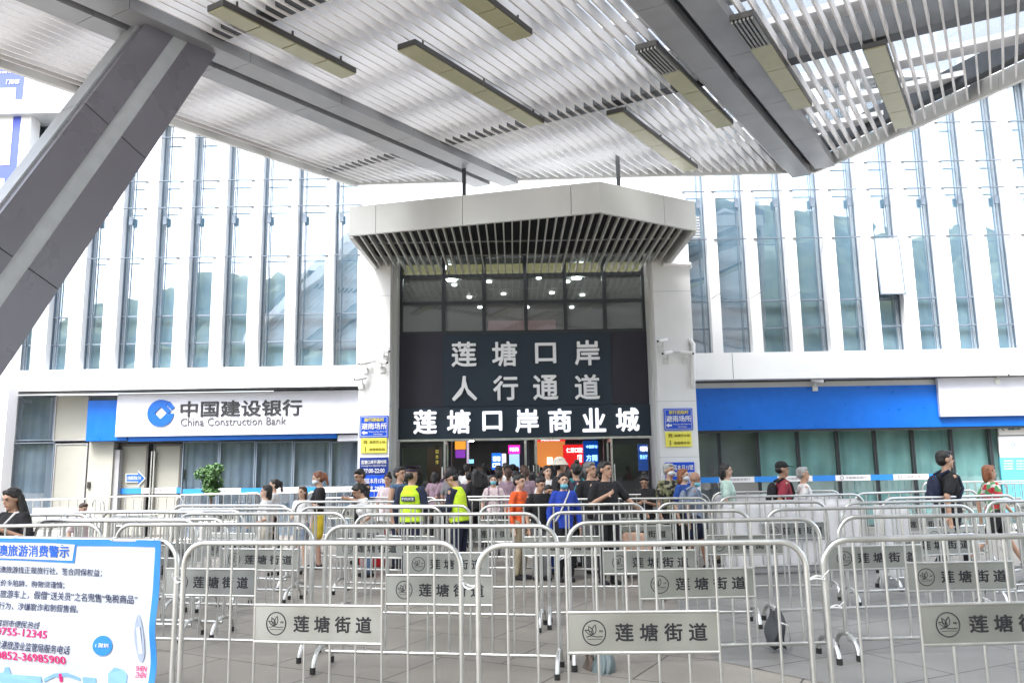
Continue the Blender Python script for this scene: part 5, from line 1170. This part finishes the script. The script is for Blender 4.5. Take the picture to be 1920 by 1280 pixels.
D = math.pi / 180
person(30, 914, 8.6, -14, 'woman with long dark hair, black top and a white shoulder strap at far left', 'black', 'navy', 'black', 'long', 1, True, ('chest', 'chest'), nod=0.3, turn=-0.15, bag='strap', voxel=0.008)
person(156, 943, 12.5, 60, 'small child in a pale pink shirt half hidden behind the left barriers', 'pinkwhite', 'white', 'brown', 'short', 0, nod=0.2, pose=('chest', 'down'))
person(499, 909, 13.2, -75, 'woman with tied black hair in a plain white shirt walking left', 'white', 'cream', 'black', 'bob', 0, True, ('carry', 'swingb'), walk=0.3)
person(514, 898, 15.2, -80, 'woman with a black ponytail and open white shirt over black, raising her hand', 'white', 'black', 'black', 'pony', 0, True, ('eat', 'down'), walk=0.25)
person(567, 912, 14.2, -20, 'woman with loose dark hair, white shirt and pale shorts facing the camera', 'white', 'greyblue', 'brown', 'bob', 0, True, ('down', 'carry'), shorts=True, shoes='white')
person(599, 884, 14.4, -70, 'woman with reddish ponytail, black top and yellow shorts looking at a phone', 'black', 'yellow', 'red', 'pony', 0, True, ('phone', 'carry'), nod=0.2, shorts=True, mask='white', held='phone')
person(679, 878, 15.0, -50, 'man in a black polo shirt looking down at his hands by the left pillar', 'black', 'black', 'black', 'short', 1, False, ('phone', 'phone'), nod=0.4)
person(692, 903, 13.2, -65, 'young woman in a white shirt bending forward before the left pillar', 'white', 'denim', 'black', 'pony', 1, True, ('carry', 'carry'), nod=0.35, lean=0.25, bag='handbag')
person(727, 889, 16.6, -15, 'smiling woman with a pink and white top beside the policeman', 'pinkwhite', 'white', 'black', 'bun', 1, True, ('down', 'down'))
person(750, 875, 14.0, 60, 'man in a denim blue vest standing half behind the policeman', 'denim', 'navy', 'black', 'short', 1, False, ('down', 'down'), sleeve='none')
person(772, 876, 12.4, 165, 'policeman seen from behind in a lime vest and peaked cap', 'navy', 'navy', 'black', 'short', 1, False, ('down', 'carry'), turn=-0.5, hat='police', vest=True, sleeve='long')
person(862, 880, 12.6, 245, 'officer in dark navy with a lime vest and soft cap, bending by the door', 'navy', 'navy', 'black', 'short', 1, False, ('phone', 'carry'), nod=0.3, turn=0.3, lean=0.15, hat='cap', vest='plain', sleeve='long')
person(816, 884, 19.4, 170, 'person in a mauve shirt seen from behind at the left door glass', 'mauve', 'black', 'black', 'bob', 1, True)
person(925, 890, 16.2, 0, 'girl in a pale pink shirt with backpack straps and a blue mask in the doorway', 'pinkwhite', 'grey', 'black', 'bob', 0, True, ('down', 'down'), mask='blue', bag='mauve')
person(953, 878, 17.5, 175, 'woman in a mauve plaid shirt seen from behind at the doorway middle', 'mauve', 'black', 'brown', 'pony', 1, True)
person(973, 889, 12.6, 55, 'woman in a bright orange jacket over a red shirt looking right', 'orange', 'khaki', 'black', 'short', 0, True, ('carry', 'down'), sleeve='long', nod=0.1)
person(1011, 893, 12.4, 30, 'boy in a black t-shirt looking down beside the woman in orange', 'black', 'grey', 'black', 'short', 1, False, ('down', 'down'), nod=0.35)
person(1028, 909, 13.0, 20, 'small boy in a blue shirt between the black t-shirt boy and the blue jacket woman', 'blue', 'royal', 'black', 'short', 1, False, ('down', 'down'), nod=0.2)
person(1056, 887, 12.3, 10, 'woman in a royal blue track jacket with a white strap and lowered mask', 'blue', 'black', 'black', 'bob', 0, True, ('down', 'down'), sleeve='long', mask='low', bag='strap')
person(1050, 860, 14.2, 110, 'man in a cream bucket hat and black t-shirt turned to the right', 'black', 'grey', 'black', 'short', 1, False, ('down', 'down'), hat='bucket')
person(1026, 873, 16.4, 20, 'woman in a white shirt with dark hair behind the bucket hat man', 'white', 'grey', 'black', 'bob', 0, True, ('carry', 'down'), bag='strap')
person(1079, 868, 14.0, 200, 'person seen from behind with a teal backpack', 'plum', 'black', 'black', 'bun', 1, True, bag='teal')
def gold(root, TK):
    m = MB().ell((0.0, -0.135, 1.22), (0.05, 0.008, 0.03)).ell((0.02, -0.135, 1.17), (0.03, 0.008, 0.05)).ell((-0.03, -0.133, 1.25), (0.025, 0.008, 0.04)); m.v = [tuple(TK @ Vector(q)) for q in m.v]; m.build('shirt_print', YTEXT, root, 45)
person(1106, 866, 13.2, 25, 'man in a black t-shirt with a gold print on the chest', 'black', 'grey', 'grey', 'short', 1, False, ('down', 'down'), extra=gold, turn=0.5)
person(1134, 865, 11.9, 20, 'tall man in plain black with an arm stretched along the barrier', 'black', 'black', 'black', 'short', 1, False, ('rail', 'chest'), turn=0.5, voxel=0.008)
person(1208, 888, 14.4, -15, 'woman with a top bun in black looking down by the right door', 'black', 'black', 'black', 'bun', 1, True, ('phone', 'phone'), nod=0.55)
person(1254, 869, 14.4, 25, 'elderly man in a mask and camouflage shirt at the right pillar', 'camoprint', 'black', 'white', 'short', 1, False, ('down', 'down'), mask='white', turn=0.3)
person(1281, 879, 14.2, 40, 'woman with short reddish hair, mask and navy blue top behind the bald man', 'royal', 'black', 'red', 'bob', 0, True, ('down', 'down'), mask='white', turn=0.3)
person(1299, 884, 13.4, 80, 'bald man in a grey blue shirt and navy shorts with his mask pulled down', 'greyblue', 'navy', 'grey', 'bald', 2, False, ('carry', 'swingb'), nod=0.25, mask='low', shorts=True, bag='greyblue', walk=0.3, sleeve='short')
person(1361, 869, 14.0, 75, 'woman with short black hair in a mint green shirt walking right', 'mint', 'khaki', 'black', 'bob', 0, True, ('carry', 'down'), walk=0.3)
person(1466, 866, 13.2, 85, 'man in a dark cap and maroon checked shirt with a black backpack', 'maroon', 'navy', 'black', 'short', 2, False, ('swingf', 'swingb'), hat='cap', bag='backpack', walk=0.35)
def specs(root, TK):
    pass
person(1505, 876, 13.4, 80, 'grey haired man in a white shirt with a dark strap walking right', 'white', 'navy', 'white', 'short', 1, False, ('down', 'swingb'), walk=0.3)
person(1771, 845, 11.6, 85, 'tall young man in a black t-shirt with a dark backpack walking right', 'black', 'black', 'black', 'short', 1, False, ('swingf', 'swingb'), bag='navy', walk=0.4, voxel=0.008)
person(1854, 872, 13.0, 85, 'woman with short orange hair, floral red shirt and black shorts walking right', 'floral', 'black', 'red', 'bob', 1, True, ('swingb', 'swingf'), walk=0.75, shorts=True)
p_ = WY(1150, 905, 11.5)

# luggage seen between the bars
def suitcase(px, py, Y, m, label):
    c = WY(px, py, Y); o = empty('suitcase', (c.x, c.y, 0), 0.3, label=label, cat='suitcase')
    MB().box(-0.22, 0.22, -0.13, 0.13, 0.06, 0.68).build('shell', m, o, bevel=0.05)
    MB().tube([(-0.1, 0.09, 0.68), (-0.1, 0.09, 1.0), (0.1, 0.09, 1.0), (0.1, 0.09, 0.68)], 0.012, 8).build('handle', STEEL, o, 50)
    for x in (-0.17, 0.17): MB().tube([(x - 0.015, 0, 0.03), (x + 0.015, 0, 0.03)], 0.03, 10).build('wheel', RUBBER, o, 50)
    return o
suitcase(1190, 960, 12.6, FAB['peach'], 'peach coloured suitcase standing behind the barriers right of the tall man')
suitcase(700, 985, 14.0, FAB['red'], 'red suitcase low behind the barriers by the left pillar')

# the crowd walking away through the passage: a few built figures, copied
CG = 'people walking away inside the passage'
base = []
for i, (top, hair, style, fem) in enumerate((('plum', 'black', 'short', False), ('grey', 'black', 'bob', True), ('mauve', 'brown', 'pony', True), ('navy', 'black', 'short', False), ('white', 'black', 'short', False), ('black', 'black', 'long', True))):
    base.append(((top, style), dict(top=top, hair=hair, style=style, female=fem)))
TOPN = dict(plum='dark plum', grey='grey', mauve='mauve', navy='navy', white='white', black='black')
STYN = dict(short='short hair', bob='bobbed hair', pony='a ponytail', long='long hair')
made = {}
spots = [(843, 874, 20), (862, 880, 22), (876, 868, 21), (888, 872, 23.5), (899, 876, 20.5), (908, 868, 22), (914, 880, 24), (934, 872, 21), (942, 874, 24), (948, 868, 19.5), (961, 870, 22.5), (968, 874, 25), (981, 872, 20.5), (1004, 870, 21.5), (1014, 876, 23), (1034, 872, 22), (1062, 872, 21), (1088, 874, 19.5), (1096, 868, 22), (1122, 876, 20.5), (870, 878, 26), (894, 881, 27), (921, 877, 26), (955, 881, 28), (990, 880, 27), (1044, 878, 26), (838, 882, 18.6), (848, 876, 17.8), (880, 884, 18.4), (893, 878, 17.6), (905, 884, 18.8), (937, 880, 18.0), (965, 882, 18.6), (986, 876, 17.4), (998, 884, 18.9), (1018, 882, 18.2), (1068, 880, 17.2), (1092, 882, 18.3), (1116, 878, 17.6), (1126, 884, 19.0)]
for i, (px, py, Y) in enumerate(spots):
    (tn, sn), kw = base[(i * 5 + i // 6) % 6]; P = WY(px, py, Y)
    lab = 'person with %s in a %s top walking away in the crowded passage' % (STYN[sn], TOPN[tn])
    if (tn, sn) not in made:
        o = person(px, py, Y, 180, lab, kw['top'], 'black', kw['hair'], kw['style'], 1, kw['female'], walk=0.3, voxel=0.013, group=CG, height=1.68)
        made[(tn, sn)] = o
    else: o = copy_tree(made[(tn, sn)]); 
    k = max(0.9, min(1.08, P.z / 1.68)); o.location = (P.x, P.y, 0); o.scale = (k, k, k); o.rotation_euler = (0, 0, math.pi + random.uniform(-0.5, 0.5)); o['label'] = lab; o['group'] = CG
